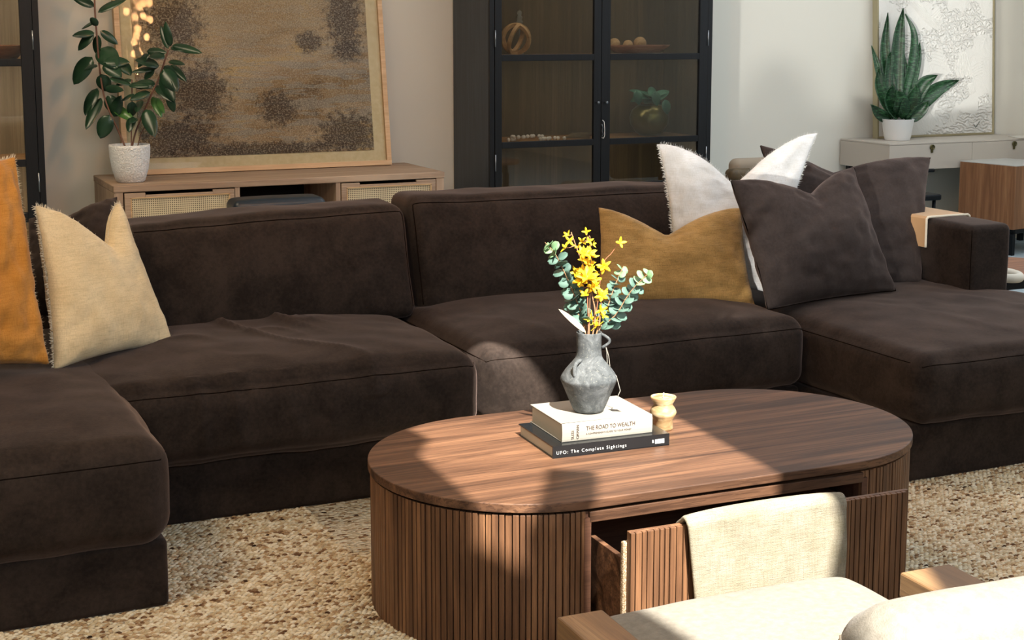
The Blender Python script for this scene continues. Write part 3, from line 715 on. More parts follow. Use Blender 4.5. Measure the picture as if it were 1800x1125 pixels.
# ================================================================== BOOKS, VASE, CANDLE
def book(name, p0, w_, d_, z0, hgt, rot, cover, label, ct=.003, r=.0):
    root = thing(name, (p0[0], p0[1], z0), label, 'book', 'books stacked on the coffee table')
    T = Matrix.Translation(Vector((p0[0], p0[1], 0))) @ Matrix.Rotation(rot, 4, 'Z')
    MB().box(.004, w_ - .004, .004, d_ - .006, z0 + ct, z0 + hgt - ct, T).build('pages', M['pages'], root)
    c = MB(); c.box(0, w_, 0, d_, z0, z0 + ct, T); c.box(0, w_, 0, d_, z0 + hgt - ct, z0 + hgt, T)
    if r: # rounded spine
        n = 8
        for i in range(n):
            a0, a1 = -PI / 2 + PI * i / n, -PI / 2 + PI * (i + 1) / n; rz = hgt / 2
            q = [(-r * math.cos(a0), z0 + rz + rz * math.sin(a0)), (-r * math.cos(a1), z0 + rz + rz * math.sin(a1)), (.005, z0 + rz + rz * math.sin(a1)), (.005, z0 + rz + rz * math.sin(a0))]
            vs = [T @ Vector((x, a, b)) for x in (0, w_) for a, b in q]
            c.add(vs, [(0, 1, 2, 3), (7, 6, 5, 4), (0, 4, 5, 1), (1, 5, 6, 2), (2, 6, 7, 3), (3, 7, 4, 0)])
    else: c.box(0, w_, 0, .004, z0, z0 + hgt, T)
    c.build('cover', cover, root, bevel=.001, weld=.00005)
    return root, T
def text(s_, parent, T, x, z, size, mat, name='title_text', y=-.0006, vertical=False, space=1.0, sx=1.0):
    cu = bpy.data.curves.new(name, 'FONT'); cu.body = s_; cu.size = size; cu.offset = -size * .006 if mat is M['ink_tan'] else -size * .014; cu.extrude = .0002; cu.space_character = space
    tmp = bpy.data.objects.new(name, cu); COL.objects.link(tmp); bpy.context.view_layer.update()
    me = bpy.data.meshes.new_from_object(tmp.evaluated_get(bpy.context.evaluated_depsgraph_get())); bpy.data.objects.remove(tmp)
    o = bpy.data.objects.new(name, me); COL.objects.link(o); me.materials.clear(); me.materials.append(mat.m)
    o.parent = parent
    L = Matrix.Translation(Vector((x, y, z))) @ Matrix.Rotation(PI / 2, 4, 'X')
    if vertical: L = L @ Matrix.Rotation(PI / 2, 4, 'Z')
    L = L @ Matrix.Diagonal((sx, 1, 1, 1))
    o.matrix_local = Matrix.Translation(-origin_of(parent)) @ (T @ L)
    return o
br = math.radians(-3.2)
b1, T1 = book('black_book', (1.684, 3.369), .350, .245, .41, .034, br, M['book_black'], 'large flat black book under the white one')
text('UFO: The Complete Sightings', b1, T1, .010, .4205, .0128, M['ink_white'], space=1.32)
text('B', b1, T1, .296, .422, .012, M['ink_white'], 'logo_mark')
MB().box(.306, .334, -.0009, -.0003, .419, .431, T1).build('logo_plate', M['ink_white'], b1)
b2, T2 = book('white_book', (1.722, 3.392), .272, .222, .444, .052, br, M['book_white'], 'thick white hardcover book under the stone vase', .0035, .004)
text('THE ROAD TO WEALTH', b2, T2, .070, .472, .0165, M['ink_tan'], y=-.0048, space=1.0, sx=.82)
text('A COMPREHENSIVE GUIDE TO YOUR MONEY', b2, T2, .070, .460, .0062, M['ink_tan'], y=-.0046, space=1.1)
text('SUZE', b2, T2, .034, .452, .0105, M['ink_tan'], vertical=True, y=-.0048, name='author_text')
text('ORMAN', b2, T2, .049, .452, .0105, M['ink_tan'], vertical=True, y=-.0048, name='author_text')
# vase
VC = Vector((1.850, 3.480, .4965))
vase = thing('stone_vase', VC, 'weathered grey stone vase with flowers on the white book', 'vase')
MB().lathe(VC, [(.0, .0), (.040, 0), (.043, .004), (.060, .045), (.0765, .084), (.080, .092), (.078, .099), (.066, .118), (.048, .138), (.038, .150), (.0345, .160), (.034, .19), (.0348, .222), (.0355, .225), (.031, .225), (.030, .19), (.029, .16), (.0, .15)], 48).build('body', M['stone'], vase, smooth=True, subsurf=1)
def handle(p0, p1, bul, r):
    m = MB(); pts = []
    for i in range(13):
        t = i / 12; a = PI * t
        pts.append(p0.lerp(p1, t) + bul * math.sin(a))
    return m.tube(pts, r, 8)
rv = RT
handle(VC + rv * .034 + Vector((0, 0, .218)), VC + rv * .036 + Vector((0, 0, .180)), rv * .022, .0042).build('handle', M['stone'], vase, smooth=True)
fwd = -FW * .7 - RT * .55; fwd.z = 0; fwd.normalize()
handle(VC + fwd * .038 + Vector((0, 0, .150)), VC + fwd * .066 + Vector((0, 0, .108)), fwd * .012 + Vector((0, 0, .012)), .006).build('handle', M['stone'], vase, smooth=True)
tg = MB(); p0 = VC + rv * .046 + Vector((0, 0, .185))
tg.tube([p0, p0 + Vector((.004, 0, -.02)), p0 + Vector((.006, 0, -.055)), VC + rv * .072 + Vector((0, -.01, .100)), VC + rv * .082 + Vector((0, -.012, .06)), VC + rv * .070 + Vector((0, -.01, .030))], .0008, 5)
tg.tube([p0, p0 + Vector((.010, 0, -.03)), p0 + Vector((.014, 0, -.06))], .0008, 5)
q0 = VC + rv * .062 + Vector((0, -.012, .040)); tg.add([q0, q0 + RT * .024 + Vector((0, 0, -.006)), q0 + RT * .026 + Vector((0, 0, -.034)), q0 + RT * .002 + Vector((0, 0, -.03)), ], [(0, 1, 2, 3)])
tg.build('price_tag', M['book_white'], vase, solid=.0008)
DV = (VC - CAM).dot(FW)
rnd = random.Random(8)
def bez(pts, n=14):
    out = []; P = [Vector(p) for p in pts]; P = [P[0] * 2 - P[1]] + P + [P[-1] * 2 - P[-2]]
    for i in range(1, len(P) - 2):
        for k in range(n):
            t = k / n; a, b, c_, d = P[i - 1], P[i], P[i + 1], P[i + 2]
            out.append(.5 * ((2 * b) + (c_ - a) * t + (2 * a - 5 * b + 4 * c_ - d) * t * t + (3 * b - a - 3 * c_ + d) * t ** 3))
    out.append(P[-2]); return out
def leafmesh(m, base, d, nrm, L, Wd, fold=.15, curl=.1, n=8, tip=.5, rows=3, round_=False):
    d = Vector(d).normalized(); nrm = Vector(nrm); nrm = (nrm - d * nrm.dot(d)).normalized(); s_ = d.cross(nrm)
    vs = []
    for i in range(n + 1):
        t = i / n
        if round_: wv = math.sqrt(max(0, 1 - (2 * t - 1) ** 2))
        else: wv = max(0, math.sin(PI * t ** .85)) ** .62 * (1 - .1 * t)
        for j in range(-1, 2):
            vs.append(base + d * (L * t) + s_ * (j * Wd / 2 * wv) + nrm * (abs(j) * fold * Wd * wv * .5 - curl * L * t * t))
    fs = [(i * 3 + j, i * 3 + j + 1, i * 3 + j + 4, i * 3 + j + 3) for i in range(n) for j in range(2)]
    return m.add(vs, fs)
def rv3(a=1): return Vector([rnd.uniform(-a, a) for _ in range(3)])
inlet = VC + Vector((0, 0, .16))
def sprig_root(name, label, cat='plant'):
    return thing(name, VC + Vector((0, 0, .16)), label, cat, 'stems standing in the stone vase')
def euc(pxs, label, size, dt=0, top=3):
    root = sprig_root('eucalyptus_sprig', label)
    pts = [inlet] + [D(x, y, DV + dt * i / len(pxs)) for i, (x, y) in enumerate(pxs)]
    path = bez(pts, 10); MB().tube(path, [.0022 - .0013 * i / len(path) for i in range(len(path))], 6).build('stem', M['twig'], root, smooth=True)
    m = MB(); m2 = MB(); acc = 0; tot = sum((path[i + 1] - path[i]).length for i in range(len(path) - 1)); run = 0; k = 0
    for i in range(len(path) - 1):
        seg_ = (path[i + 1] - path[i]).length; run += seg_; acc += seg_
        if run < .085: acc = 0; continue
        if acc > .0135:
            acc = 0; k += 1; d = (path[i + 1] - path[i]).normalized(); a = d.cross(FW).normalized()
            if k % 2: a = (a * .5 + FW * .85).normalized()
            f = 1 - .35 * (run / tot)
            mm_ = m2 if run > tot * .86 else m
            for sg in (-1, 1):
                dd = (a * sg + d * .45 + rv3(.25)).normalized()
                leafmesh(mm_, path[i], dd, (-FW + d * .8 + rv3(.5)), size * f * rnd.uniform(.85, 1.1), size * f * rnd.uniform(.9, 1.1), .12, .08, 8, round_=True)
    m.build('foliage', M['euc'], root, smooth=True, solid=.0008); m2.build('young_leaves', M['euc_lt'], root, smooth=True, solid=.0008)
euc([(1030, 575), (1010, 520), (992, 478), (975, 445), (958, 426)], 'eucalyptus sprig with round pale leaves leaning out beside the tall yellow flowers', .041, -.05)
euc([(1026, 570), (1012, 545), (1003, 520), (1000, 495)], 'short eucalyptus sprig behind the lower part of the long one', .038, .02)
euc([(1062, 575), (1085, 550), (1100, 525), (1115, 505), (1140, 480)], 'eucalyptus sprig curving out towards the golden lumbar pillow', .040, -.02)
euc([(1058, 570), (1068, 540), (1078, 510), (1088, 485), (1096, 468)], 'thin upright eucalyptus sprig in front of the golden lumbar pillow', .032, .06)
def flower(m, p, d, size, n=4):
    d = d.normalized(); a = d.orthogonal().normalized(); b = d.cross(a); ph = rnd.uniform(0, PI)
    for k in range(n):
        t = ph + 2 * PI * k / n; r_ = a * math.cos(t) + b * math.sin(t)
        leafmesh(m, p, (r_ + d * rnd.uniform(.35, .9)), d, size, size * .42, .2, -.05 + rnd.uniform(-.1, .35), 5)
def forsythia(pxs, flowers, label, rad=.0022, mat='twig'):
    root = sprig_root('forsythia_branch', label)
    path = bez([inlet] + [D(x, y, DV - .02) for x, y in pxs], 8)
    tw = MB().tube(path, [rad * (1.2 - .6 * i / len(path)) for i in range(len(path))], 6)
    fl = MB()
    for x, y, sz in flowers:
        p = D(x, y, DV - .02 + rnd.uniform(-.03, .03)); q = min(path, key=lambda v: (v - p).length)
        tw.tube([q, q.lerp(p, .6) + Vector((0, 0, -.002)), p], .0011, 5)
        for rep in range(1 if sz < 24 else 2): flower(fl, p + rv3(.004) * rep, (p - q).normalized() * .5 - FW * .7 + Vector((0, 0, .5)) + rv3(.5), sz / 660 * .62, 4 if sz < 24 else 5)
    tw.build('twig', M[mat], root, smooth=True); fl.build('blossoms', M['yellow'], root, smooth=True, solid=.0006)
forsythia([(1046, 560), (1042, 525), (1030, 480), (1015, 440), (1004, 408)], [(998, 414, 18), (1002, 424, 20), (994, 436, 18), (1016, 436, 18), (1024, 446, 26), (1036, 446, 26), (1043, 452, 20), (1026, 458, 22), (1034, 466, 24), (1012, 479, 22), (1022, 492, 28), (1016, 500, 28), (1012, 508, 24)],
          'tall yellow forsythia branch at the centre of the bouquet')
forsythia([(1034, 560), (1033, 530), (1034, 500)], [(1032, 488, 40), (1024, 478, 24), (1042, 492, 30), (1040, 505, 26), (1028, 518, 22), (1036, 474, 24)], 'short reddish twig ending in a large yellow lily-like bloom', .0018, 'twig_red')
forsythia([(1048, 550), (1052, 520), (1060, 465), (1075, 445), (1084, 432)], [(1061, 468, 26), (1090, 427, 21)], 'thin branch with two single yellow flowers reaching over the lumbar pillow', .0012, 'twig_red')
forsythia([(1038, 430), (1032, 424), (1032, 410)], [(1031, 408, 16), (1023, 424, 16), (1036, 424, 16), (1042, 430, 14)], 'small yellow sprig rising above the tall branch', .0012)
forsythia([(1052, 575), (1055, 550), (1058, 525), (1062, 512)], [(1058, 521, 24), (1063, 516, 20), (1056, 545, 22), (1066, 548, 22), (1036, 562, 22), (1050, 574, 24), (1046, 566, 22), (1040, 556, 18), (1060, 556, 18)], 'low yellow forsythia sprig just above the rim of the vase')
lf = MB(); p0 = VC + Vector((-.01, 0, .222)); p1 = D(982, 542, DV - .03); leafmesh(lf, p0, p1 - p0, -FW + Vector((.3, 0, .3)), (p1 - p0).length, .018, .5, .04, 10)
lo = lf.build('dried_leaf', M['dry_leaf'], smooth=True, solid=.001, loc=p0); tag(lo, 'pointed dried cream leaf sticking out over the vase rim', 'leaf', 'stems standing in the stone vase')
# candle
CC = Vector((2.103, 3.50, .41))
cn = thing('candle', CC, 'banded onyx hourglass candle beside the books on the coffee table', 'candle')
MB().lathe(CC, [(0, 0), (.0275, 0), (.029, .004), (.028, .030), (.0345, .040), (.0385, .050), (.034, .062), (.027, .071), (.0275, .075), (.037, .093), (.0365, .096), (.033, .096), (.031, .091)], 40).build('body', M['onyx'], cn, bevel=0, smooth=True)
MB().lathe(CC, [(.0, .089), (.032, .089), (.032, .0915), (0, .0905)], 32).build('wax', M['wax'], cn, smooth=True)
MB().tube([CC + Vector((0, 0, .089)), CC + Vector((0, .0005, .098)), CC + Vector((.001, 0, .107))], .0013, 6).build('wick', M['wick'], cn, smooth=True)

# ================================================================== LOUNGE CHAIR (seen from behind)
ch = thing('lounge_chair', (1.5, 1.95, FZ), 'cream upholstered lounge chair with flat oak arms in front of the coffee table', 'armchair')
cl = M['chair_cloth']
ca_ = math.radians(-2)
TCh = Matrix.Translation(Vector((1.53, 1.95, 0))) @ Matrix.Rotation(ca_, 4, 'Z')
h = (.335, .33, .085); S = softbox((0, .10, .337), h, .06, (.02, .012, .03), T=TCh, amp=.002, seed=31)
cushion('seat_cushion', S, h, .06, cl, ch, 30)
h = (.325, .31, .06); cushion('seat_frame', softbox((0, .08, .225), h, .02, T=TCh, amp=0, seed=3), h, .02, M['arm_wood'], ch, 14)
Tb = TCh @ Matrix.Translation(Vector((.065, -.33, .483))) @ Matrix.Rotation(math.radians(14), 4, 'X')
h = (.31, .085, .235); S = softbox((0, 0, 0), h, .08, (.02, .02, .012), T=Tb, amp=.002, seed=33)
bk = cushion('backrest', S, h, .08, cl, ch, 30)
MB().tube([S((-1, -.75 + 1.5 * i / 20, .8)) for i in range(21)], .0022, 6).build('piping', M['shear'], bk, smooth=True)
def arm_(x0, x1, y0, y1, z1, nm):
    o = MB().box(x0, x1, y0, y1, z1 - .05, z1, TCh); o.build('arm', M['arm_wood'], ch, bevel=.004, seg=2)
    for yy in (y0 + .04, y1 - .08):
        MB().box(x0 + .012, x1 - .012, yy, yy + .055, FZ, z1 - .05, TCh).build('leg', M['arm_wood'], ch, bevel=.003)
arm_(.292, .412, -.45, .205, .50, 'r')
arm_(-.435, -.345, -.45, .225, .52, 'l')
# solid side board under the arm facing the seat
MB().box(.292, .309, -.40, .203, .20, .45, TCh).build('side_board', M['arm_wood'], ch, bevel=.002)

# ================================================================== CONSOLE TABLE
cx0, cx1, cy0, cy1, cz = 1.312, 3.21, 7.85, 8.51, .72
con = thing('console_table', (2.25, 8.2, 0), 'washed wood console with cane drawer fronts against the wall', 'sideboard')
MB().box(cx0, cx1, cy0, cy1, cz - .036, cz).build('tabletop', M['console'], con, bevel=.004)
def panelbox(x0, x1, nm): return MB().box(x0, x1, cy0 + .004, cy1 - .01, .10, cz - .0365).build(nm, M['console_v'], con, bevel=.003)
for a, b in ((cx0 + .002, cx0 + .05), (cx1 - .052, cx1 - .002)): panelbox(a, b, 'side_panel')
for a in (1.965, 2.545): MB().box(a, a + .028, cy0 + .006, cy1 - .01, .38, cz - .0365).build('divider', M['console_v'], con, bevel=.002)
MB().box(cx0 + .05, cx1 - .05, cy1 - .03, cy1 - .012, .12, cz - .037).build('back_panel', M['dark_gap'], con)
MB().box(cx0 + .05, cx1 - .05, cy0 + .02, cy1 - .03, .36, .38).build('shelf', M['console'], con)
for a, b in ((cx0 + .056, 1.962), (2.577, cx1 - .057)):
    d = MB()
    y0_, y1_ = cy0, cy0 + .02; zt, zb = cz - .042, .40; ct_, cb = cz - .068, .43; ca0, ca1 = a + .035, b - .03
    d.box(a, b, y0_, y1_, zb, cb); d.box(a, ca0, y0_, y1_, cb, ct_); d.box(ca1, b, y0_, y1_, cb, ct_)
    n1, n2 = a + .11, b - .12
    d.box(a, n1, y0_, y1_, ct_, zt); d.box(n2, b, y0_, y1_, ct_, zt); d.box(n1, n2, y0_, y1_, ct_, zt - .012)
    dd = d.build('drawer', M['console'], con, bevel=.002)
    MB().box(ca0, ca1, y0_ + .006, y0_ + .01, cb, ct_).build('cane_panel', M['cane'], dd)
    q = MB(); q.box(ca0 - .004, ca1 + .004, y0_ - .002, y0_ + .004, ct_ - .004, ct_ + .002); q.box(ca0 - .004, ca0 + .002, y0_ - .002, y0_ + .004, cb, ct_); q.box(ca1 - .002, ca1 + .004, y0_ - .002, y0_ + .004, cb, ct_)
    q.build('cane_bead', M['palewood'], dd)
for a in (cx0 + .01, cx1 - .06):
    for yy in (cy0 + .02, cy1 - .08): MB().box(a, a + .05, yy, yy + .05, 0, .10).build('leg', M['console_v'], con, bevel=.003)
# stool in front of the console
st = thing('leather_stool', (2.2, 7.3, 0), 'blue-black leather topped stool between the console and the sofa', 'stool')
pa, pb = Y(410, 343, 7.35), Y(580, 343, 7.35)
h = ((pb.x - pa.x) / 2 - .01, .10, .05); c = ((pa.x + pb.x) / 2 - .005, 7.45, pa.z - .085)
cushion('seat', softbox(c, h, .035, (0, 0, .008), amp=.001), h, .035, M['leather'], st, 20)
for sx in (-1, 1):
    for sy in (-1, 1): MB().tube([(c[0] + sx * (h[0] - .05), c[1] + sy * .06, c[2] - .045), (c[0] + sx * (h[0] - .03), c[1] + sy * .14, 0)], .016, 10).build('leg', M['black_metal'], st, smooth=True)
# landscape painting
lp = thing('landscape_painting', (2.26, 8.4, cz), 'large framed woven landscape print of trees leaning on the console', 'painting')
lean = math.atan(.15 / 1.0)
TP = Matrix.Translation(Vector((1.455, 8.37, cz + .001))) @ Matrix.Rotation(-lean, 4, 'X')
PW, PH = 1.612, 1.28
f = MB(); t_ = .03
for a in ((0, PW, 0, t_), (0, PW, PH - t_, PH), (0, t_, t_, PH - t_), (PW - t_, PW, t_, PH - t_)): f.box(a[0], a[1], -.022, .03, a[2], a[3], TP)
f.build('frame', M['frame_wood'], lp, bevel=.002)
MB().box(t_ - .002, PW - t_ + .002, -.014, -.012, t_ - .002, PH - t_ + .002, TP).build('glazing', M['glass_clear'], lp)
MB().box(t_ - .002, PW - t_ + .002, -.004, .010, t_ - .002, PH - t_ + .002, TP).build('mount', M['linen_mat'], lp)
mt = .10
o = MB().box(t_ + mt - .03, PW - t_ - mt + .025, -.008, -.003, t_ + mt - .035, PH - t_ - mt, TP).build('print', M['print'], lp)
hk = MB(); hk.box(3.075, 3.082, 8.47, 8.50, cz + .001, cz + .13); hk.build('back_strut', M['black_metal'], lp)
# rubber plant
pc = Vector((1.437, 8.04, cz))
rp = thing('rubber_plant', pc, 'tall rubber plant in a textured white pot on the console', 'potted plant')
MB().lathe(pc, [(0, 0), (.068, 0), (.078, .008), (.097, .07), (.108, .14), (.110, .19), (.109, .205), (.103, .205), (.102, .18), (0, .178)], 48).build('pot', M['white_cer'], rp, smooth=True)
MB().lathe(pc, [(.0, .182), (.101, .182), (.101, .186), (0, .19)], 24).build('soil', M['soil'], rp, smooth=True)
DPT = (pc - CAM).dot(FW)
rnd = random.Random(3)
def pdir(dx, dy): return RT * dx - UP * dy
def stemleaves(pxs, leaves, rad=.005):
    pts = [D(x, y, DPT + rnd.uniform(-.04, .04)) for x, y in pxs]
    MB().tube(bez(pts, 6), rad, 6).build('stem', M['stem'], rp, smooth=True)
    return pts
stemleaves([(220, 258), (207, 228), (192, 195), (181, 160), (174, 110), (170, 60), (167, 20), (166, -30), (168, -70)], [])
stemleaves([(232, 258), (240, 228), (260, 180), (278, 140), (287, 115), (296, 88)], [])
stemleaves([(231, 258), (231, 220), (232, 180), (232, 140)], [], .0035)
stemleaves([(242, 257), (248, 235), (255, 222)], [], .003)
LV = [ # base x,y, tip x,y, width px, light?
 (166, 12, 125, -8, 14), (172, 22, 222, -4, 15), (170, 38, 142, 50, 9), (172, 45, 158, 30, 10), (166, 58, 127, 62, 12), (165, 58, 136, 88, 17), (173, 62, 168, 96, 13), (176, 54, 208, 78, 12),
 (162, 100, 128, 148, 26), (176, 85, 205, 118, 30), (182, 110, 228, 108, 17), (172, 116, 146, 122, 10), (178, 130, 188, 162, 20), (184, 155, 216, 158, 12), (192, 138, 232, 148, 13), (182, 112, 214, 135, 20), (210, 108, 231, 132, 16),
 (171, 155, 148, 202, 20), (178, 172, 150, 226, 16), (189, 168, 206, 200, 20), (196, 185, 236, 212, 14, 1), (192, 202, 176, 244, 22), (200, 205, 212, 168, 18),
 (300, 82, 290, 38, 12), (296, 86, 282, 44, 10), (302, 80, 354, 92, 12), (300, 84, 328, 88, 10), (290, 98, 262, 100, 15), (296, 108, 324, 112, 9), (300, 114, 327, 142, 11), (288, 116, 310, 138, 14), (286, 122, 312, 160, 22),
 (280, 116, 238, 104, 22), (276, 120, 230, 126, 9), (272, 122, 252, 138, 12), (284, 132, 306, 178, 18), (276, 150, 307, 178, 20), (268, 150, 232, 150, 13), (264, 162, 228, 175, 12), (274, 150, 236, 146, 16), (296, 165, 306, 198, 12), (268, 170, 284, 205, 12, 1), (276, 172, 288, 198, 8, 1),
 (256, 192, 272, 240, 20), (248, 176, 240, 196, 12), (232, 178, 232, 206, 14), (234, 205, 226, 232, 14), (240, 208, 228, 216, 10), (258, 90, 292, 92, 12), (262, 95, 240, 118, 14), (236, 165, 212, 178, 6), (232, 140, 202, 150, 9), (226, 150, 262, 150, 12)]
fa, fb = MB(), MB()
for L in LV:
    x0, y0, x1_, y1_ = L[:4]; w_ = L[4]; t0 = DPT + rnd.uniform(-.05, .05); dt = rnd.uniform(-.10, .06)
    p, q = D(x0, y0, t0), D(x1_, y1_, t0 + dt)
    leafmesh(fb if len(L) > 5 else fa, p, q - p, -FW + Vector((0, 0, .5)) + rv3(.35), (q - p).length, w_ / F_PX * DPT * 1.35, .14, .06, 9)
fa.build('foliage', M['rubber'], rp, smooth=True, solid=.0012); fb.build('young_leaves', M['rubber_lt'], rp, smooth=True, solid=.0012)

# ================================================================== BLACK GLASS CABINETS
def cabinet(x0, x1, label, cab_w, lining):
    y0, y1, zt, zb = 7.98, 8.545, 2.45, 0.0
    r = thing('display_cabinet', ((x0 + x1) / 2, 8.2, 0), label, 'cabinet', 'black glass display cabinets')
    MB().box(x0, x0 + .028, y0 + .02, y1, zb, zt).build('side_panel', M['black_side_sheen'], r, bevel=.002)
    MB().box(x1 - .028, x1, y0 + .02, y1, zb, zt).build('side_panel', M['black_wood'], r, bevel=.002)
    MB().box(x0 + .028, x1 - .028, y1 - .02, y1, zb, zt).build('back_panel', lining, r)
    MB().box(x0, x1, y0, y1, zt, zt + .05).build('top', M['black_wood'], r, bevel=.003)
    m = MB(); m.box(x0, x0 + .032, y0, y0 + .02, zb, zt); m.box(x1 - .032, x1, y0, y0 + .02, zb, zt); m.box(x0 + .032, x1 - .032, y0, y0 + .02, zb, .10)
    m.build('face_frame', M['black_wood'], r, bevel=.002)
    for z in (1.375, .845, .34, 1.92): MB().box(x0 + .03, x1 - .03, y0 + .045, y1 - .02, z - .012, z + .012).build('shelf', M['oak_shelf'], r, bevel=.001)
    for xa in (x0 + .03, x1 - .036): MB().box(xa, xa + .006, y0 + .04, y1 - .02, zb, zt).build('lining', lining, r)
    for z in (.83, 1.36, 1.905): area('cabinet_fill', ((x0 + x1) / 2, y0 + .12, z - .006), (0, .5, -1), x1 - x0 - .2, .06, cab_w, (1.0, .86, .68))  # added fill that brightens the cabinet contents
    mid = x0 + (x1 - x0) * .484
    for k, (a, b) in enumerate(((x0 + .034, mid - .0015), (mid + .0015, x1 - .034))):
        d = MB(); yy0, yy1 = y0 - .003, y0 + .022; s0, s1 = (.045, .050) if k == 0 else (.062, .062)
        d.box(a, a + s0, yy0, yy1, .11, zt - .01); d.box(b - s1, b, yy0, yy1, .11, zt - .01)
        for za, zb_ in ((1.355, 1.394), (.83, .868), (.535, .588), (.11, .17), (zt - .07, zt - .01), (1.88, 1.915)): d.box(a + s0, b - s1, yy0, yy1, za, zb_)
        dr_ = d.build('door', M['black_wood'], r, bevel=.002)
        MB().box(a + s0 - .005, b - s1 + .005, y0 + .008, y0 + .012, .12, zt - .02).build('glass_pane', M['glass'], dr_)
        hx = a + .001 if k == 0 else b - .001
        for hz in (1.49, .745, 2.2): MB().tube([(hx, yy0 - .003, hz - .05), (hx, yy0 - .003, hz + .05)], .0042, 8).build('hinge', M['hinge'], dr_, smooth=True)
        kx = b - .028 if k == 0 else a + .028
        MB().tube([(kx, yy0 - .001, 1.095), (kx, yy0 - .018, 1.095), (kx, yy0 - .022, 1.095)], [.004, .006, .009], 12).build('knob', M['hinge'], dr_, smooth=True)
    return r, mid
cabA, midA = cabinet(3.557, 5.12, 'black glass-door cabinet beside the console, holding beads, a bowl and a leafy vase', 2.2, M['oak_dark'])
cabB, midB = cabinet(-.58, .985, 'black glass-door cabinet behind the amber pillow, next to the rubber plant', 10.0, M['oak_in'])
# key and tag hanging on the door
kt = thing('key_tag', Y(1060, 228, 7.965), 'small white key tag hanging between the cabinet doors', 'tag')
kp = lambda x, y: Y(x, y, 7.968)
MB().tube([kp(1059, 211), kp(1062, 214), kp(1063, 226), kp(1063, 238), kp(1061, 243), kp(1058, 242)], .0018, 6).build('loop', M['ink_white'], kt, smooth=True)
MB().tube([kp(1058, 218), kp(1060, 224), kp(1058.5, 230), kp(1060.5, 236), kp(1058, 240)], .0016, 6).build('key', M['hinge'], kt, smooth=True)
MB().tube([kp(1054, 177), kp(1056, 195), kp(1059, 212)], .0008, 5).build('string', M['black_metal'], kt)
# contents
def onshelf(x, zs, Yd): # x px at depth Yd
    p = Y(x, 150, Yd); return Vector((p.x, Yd, zs))
rs = onshelf(907, 1.387, 8.17); R = .098
ring = thing('ring_sculpture', rs, 'round openwork pale wood sculpture on the upper cabinet shelf', 'sculpture')
for k, (ax, ph) in enumerate((((0, 1, .15), 0), ((.75, .6, .25), 1), ((-.65, .7, .35), 2))):
    a = Vector(ax).normalized(); u_ = a.orthogonal().normalized(); v_ = a.cross(u_); m = MB(); n = 48; cpt = rs + Vector((0, 0, R + .002))
    vs = []
    for i in range(n):
        t = 2 * PI * i / n; rd = u_ * math.cos(t) + v_ * math.sin(t)
        vs += [cpt + rd * R + a * .011, cpt + rd * R - a * .011, cpt + rd * (R * .80) - a * .011, cpt + rd * (R * .80) + a * .011]
    m.add(vs, [(i * 4 + j, i * 4 + (j + 1) % 4, ((i + 1) % n) * 4 + (j + 1) % 4, ((i + 1) % n) * 4 + j) for i in range(n) for j in range(4)])
    m.build('ring', M['palewood'], ring)
fb_ = onshelf(913, 1.387, 8.36)
fin = thing('crystal_finial', fb_, 'clear crystal finial on a thin rod behind the ring sculpture', 'ornament')
MB().lathe(fb_, [(0, 0), (.03, 0), (.03, .008), (.004, .012), (.004, .19), (0, .19)], 20).build('rod', M['hinge'], fin, smooth=True)
MB().lathe(fb_, [(0, .19), (.022, .195), (.026, .205), (.012, .215), (.02, .225), (.022, .235), (.01, .245), (.016, .255), (.017, .265), (.006, .275), (0, .285)], 20).build('finial', M['clear'], fin, smooth=True)
bg = onshelf(960, .858, 8.12)
bgar = thing('bead_garland', bg, 'white wooden bead garland with a jute tassel on the cabinet shelf', 'garland')
bd = MB()
def bead(p, r=.0118):
    bd.lathe(p - Vector((0, 0, r)), [(r * math.sin(PI * i / 6), r - r * math.cos(PI * i / 6)) for i in range(7)], 10)
pth = []
for (xa, ya, xb, yb) in ((894, 240, 908, 240), (901, 235, 908, 236), (908, 237, 952, 234), (944, 240, 958, 239), (958, 241, 988, 240)):
    n = max(2, int(abs(xb - xa) / 5.2)); 
    for i in range(n + 1): pth.append((xa + (xb - xa) * i / n, ya + (yb - ya) * i / n))
for i, (x, y) in enumerate(pth):
    q = Z(x, y, .868 + (.006 if y < 238 else 0)); 
    q = Vector((Y(x, y, 8.1 + .02 * (i % 2)).x, 8.1 + .03 * math.sin(i * .7), .872 + (.016 if y < 238 else 0))); bead(q)
bd.build('beads', M['bead'], bgar, smooth=True)
tm = MB(); rnd = random.Random(2)
s0 = Vector((Y(988, 239, 8.11).x, 8.11, .870))
for i in range(60):
    e_ = Vector((Y(1040, 238, 8.11).x + rnd.uniform(-.03, .01), 8.11 + rnd.uniform(-.04, .04), .860 + rnd.uniform(0, .04)))
    tm.tube([s0, s0.lerp(e_, .4) + Vector((0, 0, rnd.uniform(0, .02))), e_], .0012, 4)
tm.build('tassel', M['jute'], bgar)
bw = onshelf(1120, 1.387, 8.22)
bowl = thing('wooden_bowl', bw, 'long shallow wooden bowl on the upper cabinet shelf', 'bowl')
m = MB(); n = 40; prof = [(.35, 0), (.7, .012), (.95, .045), (1.0, .058), (.96, .058), (.88, .045), (.6, .02), (0, .016)]
vs = [];
for r_, z_ in prof: vs += [bw + Vector((.235 * r_ * math.cos(2 * PI * k / n), .11 * r_ * math.sin(2 * PI * k / n), z_)) for k in range(n)]
m.add(vs, [(i * n + k, i * n + (k + 1) % n, (i + 1) * n + (k + 1) % n, (i + 1) * n + k) for i in range(len(prof) - 1) for k in range(n)] + [tuple(range(n))[::-1]])
m.build('basin', M['bowl_rose'], bowl, smooth=True)
